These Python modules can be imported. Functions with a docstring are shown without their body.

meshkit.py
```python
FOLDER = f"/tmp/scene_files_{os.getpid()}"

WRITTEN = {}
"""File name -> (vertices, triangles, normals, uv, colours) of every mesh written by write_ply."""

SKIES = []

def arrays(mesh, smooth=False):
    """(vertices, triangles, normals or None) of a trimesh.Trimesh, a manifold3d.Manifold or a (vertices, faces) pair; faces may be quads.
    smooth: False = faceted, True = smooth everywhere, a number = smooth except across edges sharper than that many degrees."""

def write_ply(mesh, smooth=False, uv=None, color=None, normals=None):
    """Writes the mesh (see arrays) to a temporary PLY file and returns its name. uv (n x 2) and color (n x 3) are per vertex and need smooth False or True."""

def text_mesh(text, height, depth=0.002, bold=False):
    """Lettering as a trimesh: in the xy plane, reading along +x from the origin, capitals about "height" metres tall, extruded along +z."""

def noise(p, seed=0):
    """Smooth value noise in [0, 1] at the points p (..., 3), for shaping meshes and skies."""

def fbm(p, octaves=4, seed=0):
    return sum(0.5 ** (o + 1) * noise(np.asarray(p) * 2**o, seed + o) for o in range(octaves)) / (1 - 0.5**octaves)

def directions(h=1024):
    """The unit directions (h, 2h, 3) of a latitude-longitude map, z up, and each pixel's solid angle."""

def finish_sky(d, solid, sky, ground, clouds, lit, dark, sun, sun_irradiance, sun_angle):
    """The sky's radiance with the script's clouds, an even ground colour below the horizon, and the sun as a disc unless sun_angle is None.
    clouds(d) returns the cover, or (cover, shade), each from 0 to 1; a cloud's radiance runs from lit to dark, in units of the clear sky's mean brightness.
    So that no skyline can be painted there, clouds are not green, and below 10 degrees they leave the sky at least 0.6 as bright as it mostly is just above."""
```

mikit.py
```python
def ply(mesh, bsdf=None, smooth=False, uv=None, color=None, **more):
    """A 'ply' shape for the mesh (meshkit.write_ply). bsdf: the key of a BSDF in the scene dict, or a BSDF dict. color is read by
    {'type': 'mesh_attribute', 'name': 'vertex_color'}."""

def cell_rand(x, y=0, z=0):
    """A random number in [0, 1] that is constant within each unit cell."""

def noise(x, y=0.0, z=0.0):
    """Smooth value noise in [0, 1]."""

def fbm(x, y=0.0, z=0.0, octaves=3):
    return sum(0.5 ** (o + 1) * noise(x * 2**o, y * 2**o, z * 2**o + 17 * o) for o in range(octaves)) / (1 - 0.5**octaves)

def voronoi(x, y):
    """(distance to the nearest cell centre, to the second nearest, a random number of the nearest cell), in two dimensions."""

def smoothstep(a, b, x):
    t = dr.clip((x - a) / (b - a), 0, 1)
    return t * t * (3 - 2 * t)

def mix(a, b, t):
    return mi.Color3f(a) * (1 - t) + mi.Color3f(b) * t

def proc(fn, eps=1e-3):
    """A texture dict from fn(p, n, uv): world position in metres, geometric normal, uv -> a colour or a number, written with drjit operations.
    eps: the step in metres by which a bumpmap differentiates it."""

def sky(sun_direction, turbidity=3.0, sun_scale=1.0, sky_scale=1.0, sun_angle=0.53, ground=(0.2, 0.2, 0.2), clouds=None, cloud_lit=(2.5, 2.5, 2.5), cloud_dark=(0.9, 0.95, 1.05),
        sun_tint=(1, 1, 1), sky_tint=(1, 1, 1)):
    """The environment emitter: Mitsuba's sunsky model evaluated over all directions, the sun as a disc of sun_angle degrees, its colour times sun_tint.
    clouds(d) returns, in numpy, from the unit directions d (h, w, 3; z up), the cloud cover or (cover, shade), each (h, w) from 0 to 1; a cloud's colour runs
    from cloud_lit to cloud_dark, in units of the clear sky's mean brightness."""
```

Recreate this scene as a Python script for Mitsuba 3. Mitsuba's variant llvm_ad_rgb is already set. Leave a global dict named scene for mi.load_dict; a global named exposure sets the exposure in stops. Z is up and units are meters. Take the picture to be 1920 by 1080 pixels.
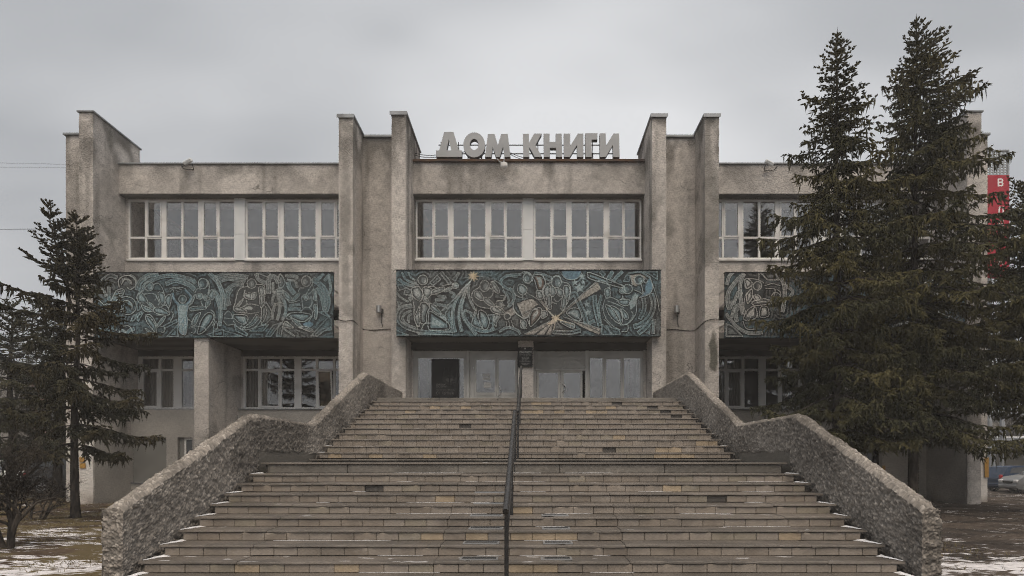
import math, random
import numpy as np, trimesh, shapely
import drjit as dr
import mitsuba as mi
import mikit, meshkit
from mikit import proc, noise, fbm, voronoi, cell_rand, smoothstep, mix
from shapely.geometry import Polygon, LineString, box as sbox, Point
from shapely.ops import unary_union
from shapely import affinity
from scipy.spatial import cKDTree

T = mi.ScalarTransform4f
rng = np.random.default_rng(7)
EYE = 1.35            # camera height above the ground, metres
F = 1200.0 / 1920.0   # focal length in picture widths

# ------------------------------------------------------------------ camera, sky, exposure
scene, labels = {}, {}
scene['haze_air'] = {'type': 'homogeneous', 'albedo': .95, 'sigma_t': .0018}
scene['camera'] = {'type': 'perspective', 'fov_axis': 'x', 'fov': 2 * math.degrees(math.atan(0.5 / F)),
                   'near_clip': 0.1, 'far_clip': 2000.0,
                   'principal_point_offset_x': -34 / 1920, 'principal_point_offset_y': -325 / 1080,
                   'medium': {'type': 'ref', 'id': 'haze_air'},
                   'to_world': T().look_at(origin=[0, 0, EYE], target=[0, 10, EYE], up=[0, 0, 1])}


def cloud_cover(d):
    z = np.clip(d[..., 2], 0.02, 1)
    q = np.stack([d[..., 0] / (z + .35), d[..., 1] / (z + .35), z * 0 + 3.1], -1)
    n = meshkit.fbm(q * np.array([.825, .9, .75]) + np.array([12.891, 31.866, 9.013]), 3, 5)
    n2 = meshkit.fbm(q * np.array([3.5, 7.0, 1]) + np.array([2.2, 4.1, 0]), 3, 9)
    shade = .36 + 2.6 * (n - .48) + .75 * (n2 - .5)
    return np.ones(z.shape), np.clip(shade, 0, 1)


scene['sky'] = mikit.sky([0.1, -0.5, 0.87], turbidity=4, sun_scale=0.42, sun_angle=50, sky_scale=1.0,
                         ground=(.12, .11, .1), sun_tint=(1.0, 1.0, 1.02), clouds=cloud_cover, cloud_lit=(1.93, 1.955, 2.0), cloud_dark=(.86, .91, .98))
exposure = 1.95

# ------------------------------------------------------------------ materials


def rgb(c):
    return {'type': 'rgb', 'value': list(c)}


def diffuse(key, c):
    scene[key] = {'type': 'twosided', 'bsdf': {'type': 'diffuse', 'reflectance': c if isinstance(c, dict) else rgb(c)}}
    return key


def glossy(key, c, rough=.4, spec=.5, metallic=0.0):
    scene[key] = {'type': 'twosided', 'bsdf': {'type': 'principled', 'base_color': c if isinstance(c, dict) else rgb(c),
                                              'roughness': rough, 'specular': spec, 'metallic': metallic}}
    return key


def bumped(key, c, height, scale, eps=.004, rough=None):
    inner = {'type': 'diffuse', 'reflectance': c} if rough is None else {'type': 'principled', 'base_color': c, 'roughness': rough, 'specular': .4}
    scene[key] = {'type': 'twosided', 'bsdf': {'type': 'bumpmap', 'arbitrary': proc(height, eps), 'scale': scale, 'bsdf': inner}}
    return key


def plaster_colour(p, n, uv):
    big = fbm(p.x * .55 + 3, p.y * .55, p.z * .35, 3)
    streak = fbm(p.x * 2.6 + 9, p.y * 2.6, p.z * .22, 3)
    mid = fbm(p.x * 6, p.y * 6, p.z * 5, 2)
    fine = noise(p.x * 34, p.y * 34, p.z * 34)
    grit = noise(p.x * 85 + 5, p.y * 85, p.z * 85)
    c = mix((.54, .51, .48), (.415, .393, .372), smoothstep(.3, .72, big))
    c = mix(c, (.21, .20, .185), .75 * smoothstep(.52, .76, streak))
    high = smoothstep(9.6, 12.0, p.z)
    c = mix(c, (.125, .118, .108), .85 * high * smoothstep(.36, .62, fbm(p.x * 1.8, p.y * 1.8 + 4, p.z * .9, 3)))
    c = mix(c, (.17, .165, .15), .6 * smoothstep(.6, .78, fbm(p.x * 1.1 + 20, p.y * 1.1, p.z * 1.0, 4)))
    crack = dr.abs(fbm(p.x * .9 + 11, p.y * .9, p.z * .9 + 2, 4) - .5)
    c = mix(c, (.09, .085, .078), .75 * smoothstep(.005, .0, crack) * smoothstep(.5, .6, noise(p.x * .8, p.y + 5, p.z * .8)))
    u, v = (p.x - 5.74) / .16, (p.z - 4.75) / .75
    c = mix(c, (.07, .072, .055), .85 * smoothstep(1.0, .3, u * u + v * v + 1.4 * (fbm(p.x * 5, p.y * 2, p.z * 3, 3) - .5)) * smoothstep(22.0, 21.0, p.y))
    c = c * (.82 + .36 * mid)
    return c * (.5 + .6 * fine + .42 * grit)


def plaster_height(p, n, uv):
    return noise(p.x * 24, p.y * 24, p.z * 24) + .6 * noise(p.x * 55, p.y * 55, p.z * 55)


bumped('mat_plaster', proc(plaster_colour), plaster_height, .02)


def plinth_colour(p, n, uv):
    c = mix((.40, .385, .36), (.30, .29, .275), smoothstep(.3, .7, fbm(p.x * .8, p.y * .8 + 2, p.z * .6, 3)))
    c = mix(c, (.16, .15, .135), .7 * smoothstep(.55, .8, fbm(p.x * 2, p.y * 2, p.z * .5 + 3, 3)) * (1 - smoothstep(0, .9, p.z)) + .25 * (1 - smoothstep(0, .25, p.z)))
    return c * (.7 + .4 * noise(p.x * 30, p.y * 30, p.z * 30) + .2 * noise(p.x * 80, p.y * 80, p.z * 80))


bumped('mat_plinth', proc(plinth_colour), plaster_height, .016)


def white_lower_colour(p, n, uv):
    c = mix((.62, .60, .57), (.46, .43, .40), smoothstep(.4, .75, fbm(p.x * 1.2, p.y, p.z * .9, 3)))
    c = mix(c, (.27, .24, .21), .9 * (1 - smoothstep(0, .5, p.z + .35 * noise(p.x * 4, p.z * 3))))
    return c * (.75 + .35 * noise(p.x * 30, p.y * 30, p.z * 30) + .2 * noise(p.x * 80, p.y * 80, p.z * 80))


bumped('mat_white_lower', proc(white_lower_colour), plaster_height, .02)


diffuse('mat_aggregate', {'type': 'mesh_attribute', 'name': 'vertex_color'})


def concrete_colour(p, n, uv):
    c = mix((.22, .205, .185), (.14, .132, .12), smoothstep(.35, .7, fbm(p.x * 1.4, p.y * 1.4, p.z * 1.4, 3)))
    return c * (.7 + .35 * noise(p.x * 26, p.y * 26, p.z * 26) + .25 * noise(p.x * 70, p.y * 70, p.z * 70))


diffuse('mat_concrete', proc(concrete_colour))
TILES = {}
for name, col in (('grey', (.268, .234, .2)), ('brown', (.25, .215, .18)), ('pale', (.285, .251, .217)), ('beige', (.39, .315, .225)), ('dark', (.11, .10, .09)),
                  ('olive', (.265, .235, .19))):
    def tile_colour(p, n, uv, col=col):
        w = fbm(p.x * 3 + 7, p.z * 3, p.y * 3, 3)
        c = mix(col, tuple(.72 * v for v in col), smoothstep(.4, .75, w))
        c = mix(c, (.36, .33, .30), .3 * smoothstep(.66, .8, fbm(p.x * 5, p.z * 9, p.y + 3, 3)))
        return c * (.84 + .22 * noise(p.x * 60, p.y * 60, p.z * 60) + .1 * noise(p.x * 150, p.z * 150, p.y * 150))
    TILES[name] = glossy('mat_tile_' + name, proc(tile_colour), .55, .3)


def slab_colour(p, n, uv):
    w = fbm(p.x * 1.7, p.y * 3, p.z * 3, 3)
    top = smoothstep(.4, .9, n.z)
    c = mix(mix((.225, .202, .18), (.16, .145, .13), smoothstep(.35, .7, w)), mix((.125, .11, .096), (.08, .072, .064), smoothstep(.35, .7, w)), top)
    c = mix(c, (.33, .30, .27), .35 * (1 - top) * smoothstep(.6, .8, fbm(p.x * 6, p.y * 9, p.z * 4, 2)))
    c = mix(c, (.62, .62, .64), top * smoothstep(.74, .82, fbm(p.x * 4.5, p.y * 11, p.z * 3 + 1, 3)) * .6)
    return c * (.8 + .3 * noise(p.x * 50, p.y * 50, p.z * 50))


glossy('mat_slab', proc(slab_colour), .42, .35)
diffuse('mat_snow', proc(lambda p, n, uv: mi.Color3f(.78, .79, .82) * (.8 + .25 * noise(p.x * 25, p.y * 25, p.z * 25))))
glossy('mat_upvc', proc(lambda p, n, uv: mix((.68, .68, .67), (.5, .49, .47), smoothstep(.5, .8, fbm(p.x * 1.5, p.y, p.z * 2, 3)))), .45, .4)
glossy('mat_upvc_panel', proc(lambda p, n, uv: mix((.64, .66, .67), (.54, .56, .56), smoothstep(.4, .8, fbm(p.x * 2, p.y, p.z * .6, 3)))), .5, .3)
glossy('mat_door_frame', proc(lambda p, n, uv: mix((.37, .37, .355), (.28, .28, .265), smoothstep(.4, .8, fbm(p.x * 2, p.y, p.z * 2, 3)))), .45, .4)
glossy('mat_steel', (.42, .43, .44), .35, .5, .7)
glossy('mat_letter_face', proc(lambda p, n, uv: mix((.36, .375, .39), (.30, .315, .33), smoothstep(.35, .75, fbm(p.x * 1.3, p.y, p.z * 1.2, 3)))), .45, .35)
glossy('mat_letter_side', (.10, .105, .11), .55, .3)
glossy('mat_zinc', proc(lambda p, n, uv: mix((.30, .32, .34), (.19, .2, .21), smoothstep(.35, .7, fbm(p.x * 2, p.y * 2, p.z * 2, 3)))), .5, .4, .3)
diffuse('mat_rust', proc(lambda p, n, uv: mix((.11, .07, .05), (.075, .06, .055), smoothstep(.35, .65, fbm(p.x * 3, p.y * 3, p.z * 8, 3)))))
glossy('mat_black_metal', proc(lambda p, n, uv: mix((.022, .022, .023), (.045, .042, .04), smoothstep(.5, .8, fbm(p.x * 9, p.y * 3, p.z * 9, 3)))), .35, .5)
diffuse('mat_cable', (.03, .03, .03))
diffuse('mat_soffit', proc(lambda p, n, uv: mix((.17, .165, .155), (.11, .105, .1), smoothstep(.4, .7, fbm(p.x * .8, p.y * 2, p.z, 3)))))
diffuse('mat_lintel', (.07, .068, .063))
diffuse('mat_interior', (.04, .042, .04))
diffuse('mat_curtain', proc(lambda p, n, uv: mi.Color3f(.22, .22, .21) * (.7 + .5 * (.5 + .5 * dr.sin(p.x * 62)))))
diffuse('mat_grey_board', proc(lambda p, n, uv: mi.Color3f(.205, .205, .195) * (.85 + .3 * fbm(p.x * 1.5, p.y, p.z * 1.5, 3))))
diffuse('mat_paper', (.42, .42, .41))
diffuse('mat_print', (.7, .7, .69))
diffuse('mat_board_black', (.028, .029, .03))
diffuse('mat_ochre', proc(lambda p, n, uv: mix((.42, .24, .06), (.33, .2, .08), noise(p.x * 12, p.y * 12, p.z * 12))))
diffuse('mat_red_banner', proc(lambda p, n, uv: mix((.40, .035, .055), (.32, .03, .045), fbm(p.x * 2, p.y, p.z * 1.2, 2))))
diffuse('mat_banner_print', (.75, .73, .73))
diffuse('mat_lattice', (.33, .35, .36))
scene['mat_glass'] = {'type': 'thindielectric', 'int_ior': 2.0}
scene['mat_glass_car'] = {'type': 'twosided', 'bsdf': {'type': 'principled', 'base_color': rgb((.02, .022, .025)), 'roughness': .08, 'specular': .6}}


def tessera(key, col, spread=.75):
    def f(p, n, uv, col=col):
        a, b, r = voronoi(p.x * 24, p.z * 24)
        w = fbm(p.x * 2.2, p.z * 2.2, 4.0, 2)
        c = mi.Color3f(col) * (1 - .5 * spread + spread * r) * (.75 + .5 * w)
        if key.endswith('base'):
            q = noise(p.x * 5.0 + 4 * w, p.z * 9.0, 2.0)
            c = c * (.7 + .4 * smoothstep(.3, .5, q)) + mi.Color3f(.04, .075, .09) * smoothstep(.5, .7, q) * (.2 + 1.2 * r)
        lum = (c.x + c.y + c.z) / 3
        mid_x, mid_z = (p.x - .35) / 1.0, (p.z - 6.0) / .9
        t = .55 * smoothstep(.48, .64, fbm(p.x * .7 + 3, p.z * .8, 7.0, 3)) + .6 * dr.exp(-(mid_x * mid_x + mid_z * mid_z)) * smoothstep(20.2, 19.9, p.y)
        c = mix(c, mi.Color3f(lum * 1.08, lum, lum * .93), dr.minimum(t, .85))
        return c * (.55 + .45 * smoothstep(.02, .14, b - a))
    return glossy(key, proc(f), .45, .2)


for k_, c_ in dict(base=(.032, .042, .047), echo=(.088, .126, .14), gap=(.018, .022, .024), wave=(.112, .172, .194), body=(.045, .062, .07), mid=(.115, .17, .19), light=(.25, .325, .345), line=(.32, .385, .395),
                   warm=(.26, .255, .235), gold=(.52, .42, .25), brown=(.15, .105, .08), blue=(.11, .19, .245), grey_line=(.40, .42, .415), grey_wave=(.14, .155, .155),
                   grey_mid=(.11, .12, .12), grey_echo=(.10, .108, .108)).items():
    tessera('mat_mosaic_' + k_, c_, .95 if k_ in ('wave', 'warm', 'base', 'grey_wave', 'echo', 'grey_echo') else .6)


def bark_colour(p, n, uv):
    c = mix((.075, .065, .056), (.035, .031, .028), smoothstep(.35, .65, fbm(p.x * 14, p.y * 14, p.z * 4, 3)))
    return c * (.8 + .4 * noise(p.x * 60, p.y * 60, p.z * 25))


diffuse('mat_bark', proc(bark_colour))


def needles(key, a, b):
    def f(p, n, uv):
        w = fbm(p.x * 1.1, p.y * 1.1, p.z * 1.3, 3)
        c = mix(a, b, smoothstep(.35, .68, w))
        return c * (.6 + .8 * noise(p.x * 19, p.y * 19, p.z * 19))
    return diffuse(key, proc(f))


needles('mat_needles', (.05, .05, .03), (.092, .083, .042))
needles('mat_needles_old', (.036, .036, .025), (.055, .048, .03))
needles('mat_needles_far', (.05, .052, .036), (.07, .066, .04))
diffuse('mat_yellow_leaf', (.62, .47, .06))


def blob(p, x, y, rx, ry):
    u, v = (p.x - x) / rx, (p.y - y) / ry
    return dr.exp(-(u * u + v * v))


def ground_colour(p, n, uv):
    w = fbm(p.x * .35, p.y * .35, 2.0, 4)
    m = fbm(p.x * 1.7, p.y * 1.7, 5.0, 4)
    s = noise(p.x * 14, p.y * 14, 1.0) * .6 + .4 * noise(p.x * 33, p.y * 33, 2.0)
    soil = mix((.115, .086, .062), (.06, .046, .036), smoothstep(.35, .65, w))
    grass = mix((.145, .115, .07), (.08, .066, .038), s)
    left = mix(soil, grass, smoothstep(.42, .58, m))
    road = mix((.088, .074, .064), (.05, .044, .04), smoothstep(.3, .7, fbm(p.x * .8, p.y * 1.9, 8.0, 3))) * (.8 + .4 * s)
    c = mix(left, road, smoothstep(2.5, 4.5, p.x))
    snow = .27 * blob(p, -9.2, 12.0, 3.0, 1.5) + .46 * blob(p, -6.0, 8.3, 2.2, .85) + .15 * blob(p, -10, 10, 4, 1.2) + .50 * blob(p, 6.2, 8.2, 2.4, .9) \
        + .34 * blob(p, 24, 28, 7, 1.2) + .45 * blob(p, -22, 24.2, 6, .5) + .2 * blob(p, 8, 17, 4, .4)
    t = snow + 1.0 * (fbm(p.x * 1.9, p.y * 5, 3.0, 4) - .5) + .5 * (noise(p.x * 13, p.y * 30, 6.0) - .5)
    return mix(c * (.75 + .5 * s), mi.Color3f(.72, .71, .73) * (.75 + .3 * s), smoothstep(.24, .52, t))


bumped('mat_ground', proc(ground_colour), lambda p, n, uv: fbm(p.x * 9, p.y * 9, 1.0, 3), .05, .01)
diffuse('mat_far_wall', proc(lambda p, n, uv: mi.Color3f(.34, .325, .30) * (.8 + .3 * fbm(p.x, p.y, p.z * .7, 3))))
diffuse('mat_far_pink', proc(lambda p, n, uv: mi.Color3f(.33, .22, .19) * (.8 + .3 * fbm(p.x, p.y, p.z * .7, 3))))
diffuse('mat_far_roof', (.1, .1, .1))
glossy('mat_far_glass', (.04, .045, .05), .12, .6)
diffuse('mat_green_fence', (.07, .13, .085))
for k_, c_ in dict(blue=(.010, .026, .062), silver=(.15, .155, .16), white=(.6, .6, .6), black=(.03, .03, .032)).items():
    scene['mat_paint_' + k_] = {'type': 'twosided', 'bsdf': {'type': 'principled', 'base_color': rgb(c_), 'roughness': .35, 'specular': .25, 'clearcoat': .2, 'clearcoat_gloss': .9}}
diffuse('mat_rubber', (.025, .025, .025))
glossy('mat_tail_lamp', (.35, .02, .02), .2, .5)
glossy('mat_head_lamp', (.6, .6, .6), .15, .6)

# ------------------------------------------------------------------ helpers
counts = {}


def numbered(name):
    k = counts.get(name, 0)
    counts[name] = k + 1
    return name if k == 0 else f'{name}_{k:03d}'


def thing(name, label, category, group=None):
    key = numbered(name)
    labels[key] = {'label': label, 'category': category}
    if group:
        labels[key]['group'] = group
    return key


def put(name, mesh, mat, parent=None, smooth=False, label=None, kind=None, **more):
    key = numbered(parent + '__' + name) if parent else numbered(name)
    scene[key] = mikit.ply(mesh, mat, smooth=smooth, **more)
    if label:
        labels.setdefault(key, {})['label'] = label
    if kind:
        labels.setdefault(key, {})['kind'] = kind
    return key


def one(name, mesh, mat, label, category, group=None, smooth=False):
    key = thing(name, label, category, group)
    scene[key] = mikit.ply(mesh, mat, smooth=smooth)
    return key


def structure(name, mesh, mat, smooth=False):
    key = numbered(name)
    scene[key] = mikit.ply(mesh, mat, smooth=smooth)
    labels[key] = {'kind': 'structure'}
    return key


BOX_F = np.array([[0, 2, 1], [1, 2, 3], [4, 5, 6], [5, 7, 6], [0, 1, 4], [1, 5, 4], [2, 6, 3], [3, 6, 7], [0, 4, 2], [2, 4, 6], [1, 3, 5], [3, 7, 5]])


def box(x0, x1, y0, y1, z0, z1):
    v = np.array([[x, y, z] for z in (z0, z1) for y in (y0, y1) for x in (x0, x1)], float)
    return trimesh.Trimesh(v, BOX_F, process=False)


def cbox(x0, x1, y0, y1, z0, z1, c=.012):
    """a box with chamfered edges"""
    c = min(c, .45 * min(x1 - x0, y1 - y0, z1 - z0))
    pts = []
    for sx in (0, 1):
        for sy in (0, 1):
            for sz in (0, 1):
                X, Y, Z = (x0, x1)[sx], (y0, y1)[sy], (z0, z1)[sz]
                dx, dy, dz = (c, -c)[sx], (c, -c)[sy], (c, -c)[sz]
                pts += [(X + dx, Y + dy, Z), (X + dx, Y, Z + dz), (X, Y + dy, Z + dz)]
    return trimesh.Trimesh(np.array(pts)).convex_hull


def cat(ms):
    ms = [m for m in ms if m is not None]
    return trimesh.util.concatenate(ms) if len(ms) > 1 else ms[0]


def prism_xz(poly, y_front, y_back):
    """a shapely polygon drawn in (x, z), standing upright between two distances"""
    out = []
    for g in getattr(poly, 'geoms', [poly]):
        if g.geom_type != 'Polygon' or g.area < 1e-7:
            continue
        m = trimesh.creation.extrude_polygon(g, y_back - y_front, engine='earcut')
        v = m.vertices
        m = trimesh.Trimesh(np.c_[v[:, 0], y_front + v[:, 2], v[:, 1]], m.faces[:, ::-1], process=False)
        out.append(m)
    return cat(out) if out else None


def prism_yz(poly, x0, x1):
    m = trimesh.creation.extrude_polygon(poly, x1 - x0, engine='earcut')
    v = m.vertices
    return trimesh.Trimesh(np.c_[x0 + v[:, 2], v[:, 0], v[:, 1]], m.faces, process=False)


def tube(pts, r, sides=6, caps=True):
    pts = np.asarray(pts, float)
    r = np.broadcast_to(np.asarray(r, float), (len(pts),))
    t = np.gradient(pts, axis=0)
    t /= np.linalg.norm(t, axis=1, keepdims=True) + 1e-12
    ref = np.array([0, 0, 1.0]) if abs(t[0, 2]) < .9 else np.array([1.0, 0, 0])
    a = np.cross(t, ref)
    a /= np.linalg.norm(a, axis=1, keepdims=True) + 1e-12
    b = np.cross(t, a)
    ang = np.arange(sides) * 2 * np.pi / sides
    ring = pts[:, None] + r[:, None, None] * (np.cos(ang)[None, :, None] * a[:, None] + np.sin(ang)[None, :, None] * b[:, None])
    v = ring.reshape(-1, 3)
    f = []
    for i in range(len(pts) - 1):
        for j in range(sides):
            p, q = i * sides + j, i * sides + (j + 1) % sides
            f += [[p, p + sides, q], [q, p + sides, q + sides]]
    if caps:
        v = np.vstack([v, pts[0], pts[-1]])
        n = len(v)
        for j in range(sides):
            f += [[n - 2, j, (j + 1) % sides], [n - 1, (len(pts) - 1) * sides + (j + 1) % sides, (len(pts) - 1) * sides + j]]
    return trimesh.Trimesh(v, np.array(f), process=False)


def curve(pts, n=6):
    """Catmull-Rom through the points"""
    p = np.asarray(pts, float)
    if len(p) < 3:
        return p
    q = np.vstack([2 * p[0] - p[1], p, 2 * p[-1] - p[-2]])
    out = []
    for i in range(1, len(q) - 2):
        for t in np.arange(n) / n:
            a, b, c, d = q[i - 1:i + 3]
            out.append(.5 * ((2 * b) + (c - a) * t + (2 * a - 5 * b + 4 * c - d) * t ** 2 + (3 * b - a - 3 * c + d) * t ** 3))
    return np.array(out + [p[-1]])


def closed_curve(pts, n=5):
    p = np.asarray(pts, float)
    m = len(p)
    out = []
    for i in range(m):
        a, b, c, d = (p[(i + k) % m] for k in (-1, 0, 1, 2))
        for t in np.arange(n) / n:
            out.append(.5 * ((2 * b) + (c - a) * t + (2 * a - 5 * b + 4 * c - d) * t ** 2 + (3 * b - a - 3 * c + d) * t ** 3))
    return np.array(out)


def wire(points, r=.012, sag=0.0, n=10):
    p = curve(points, n) if len(points) > 2 else np.linspace(points[0], points[1], n)
    if sag:
        s = np.linspace(0, 1, len(p))
        p = p.copy()
        p[:, 2] -= sag * 4 * s * (1 - s)
    return tube(p, r, 5)


def cylinder_y(x, y0, y1, z, r, n=16):
    a = np.arange(n) * 2 * np.pi / n
    return tube([(x, y0, z), (x, y1, z)], r, n)


def ax(px, y):       # lateral metres and height of a point seen at a picture position, at distance y
    return (px - 994) / 1200 * y


def az(py, y):
    return EYE + (865 - py) / 1200 * y

# ------------------------------------------------------------------ ground


def ground_height(x, y):
    drop = -.28 / (1 + np.exp(-(x - 17) * .8)) / (1 + np.exp(-(y - 27) * .6))
    q = np.stack([x * .5, y * .5, x * 0 + 1.7], -1)
    bumps = (meshkit.fbm(q, 4, 3) - .5) * .16 * np.clip((np.abs(x) - 4.3) / 3, 0, 1) * np.clip((60 - y) / 30, 0, 1)
    return drop + bumps


def grid_axis(lo, hi, fine_lo, fine_hi, step, n_out):
    return np.unique(np.r_[fine_lo - np.geomspace(.5, fine_lo - lo, n_out), np.arange(fine_lo, fine_hi, step), fine_hi + np.geomspace(.5, hi - fine_hi, n_out)])


gx = grid_axis(-600, 600, -26, 28, .14, 16)
gy = grid_axis(-300, 900, 4, 30, .14, 16)
GX, GY = np.meshgrid(gx, gy)
GZ = ground_height(GX, GY)
inner_field = (np.abs(GX) < 26) & (GY > 4) & (GY < 30)
GZ += np.where(inner_field, (meshkit.fbm(np.stack([GX * 3.3, GY * 3.3, GX * 0], -1), 3, 8) - .5) * .05, 0)
idx = np.arange(GX.size).reshape(GX.shape)
gf = np.stack([idx[:-1, :-1], idx[:-1, 1:], idx[1:, 1:], idx[1:, :-1]], -1).reshape(-1, 4)
structure('ground', (np.stack([GX, GY, GZ], -1).reshape(-1, 3), gf), 'mat_ground', smooth=True)

# ------------------------------------------------------------------ the stairs
PITCH = .25
stairs = thing('staircase', 'wide outdoor staircase of grey brown tiled steps in two flights up to the shop doors', 'staircase')
SX0, SX1 = -3.93, 3.76
steps = []          # (distance of the nosing, height of the nosing's underside, kind)
for k in range(-4, 8):
    q = .021368 + .0012 * k
    steps.append((300 * q, k, 'low'))


def low_z(k):
    d, r = 4.125, .474
    return EYE - (d - r * k) * PITCH


def up_z(k):
    return EYE + (.55 + .533 * k) * PITCH


NOSE, OVER = .027, .021
beige = {('low', 0): [650, 470, 975, 1010], ('low', 2): [808, 893, 980, 1025, 1065, 1483], ('low', 4): [980], ('low', 5): [832], ('low', 6): [1261],
         ('up', 0): [637, 713, 813, 1235, 1260, 1284], ('up', 1): [1252, 1277], ('up', 2): [1314, 1334], ('up', 3): [1171], ('up', 7): [],
         ('up', 8): [773, 993, 1011, 1053, 1115, 1136], ('up', 9): [1152, 869, 815], ('up', 10): [1012, 1030]}
dark = {('low', 5): [1346], ('low', 6): [697], ('up', 1): [1132], ('up', 5): [877], ('up', 8): [1257], ('up', 9): [1226], ('up', 7): [1263], ('up', 10): [1150]}
rows = []
for k in range(-3, 8):
    rows.append(('low', k, 300 * (.021368 + .0012 * k), low_z(k)))
for k in range(0, 11):
    rows.append(('up', k, 300 * (.0392 + .001354 * k) + .0, up_z(k)))
LAND_Y, LAND_Z = 300 * (.021368 + .0012 * 8), EYE - .016
tile_jobs, slabs, core_pts, snow_bits = [], [], [], []
prng = random.Random(5)
OFFS = {}
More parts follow.
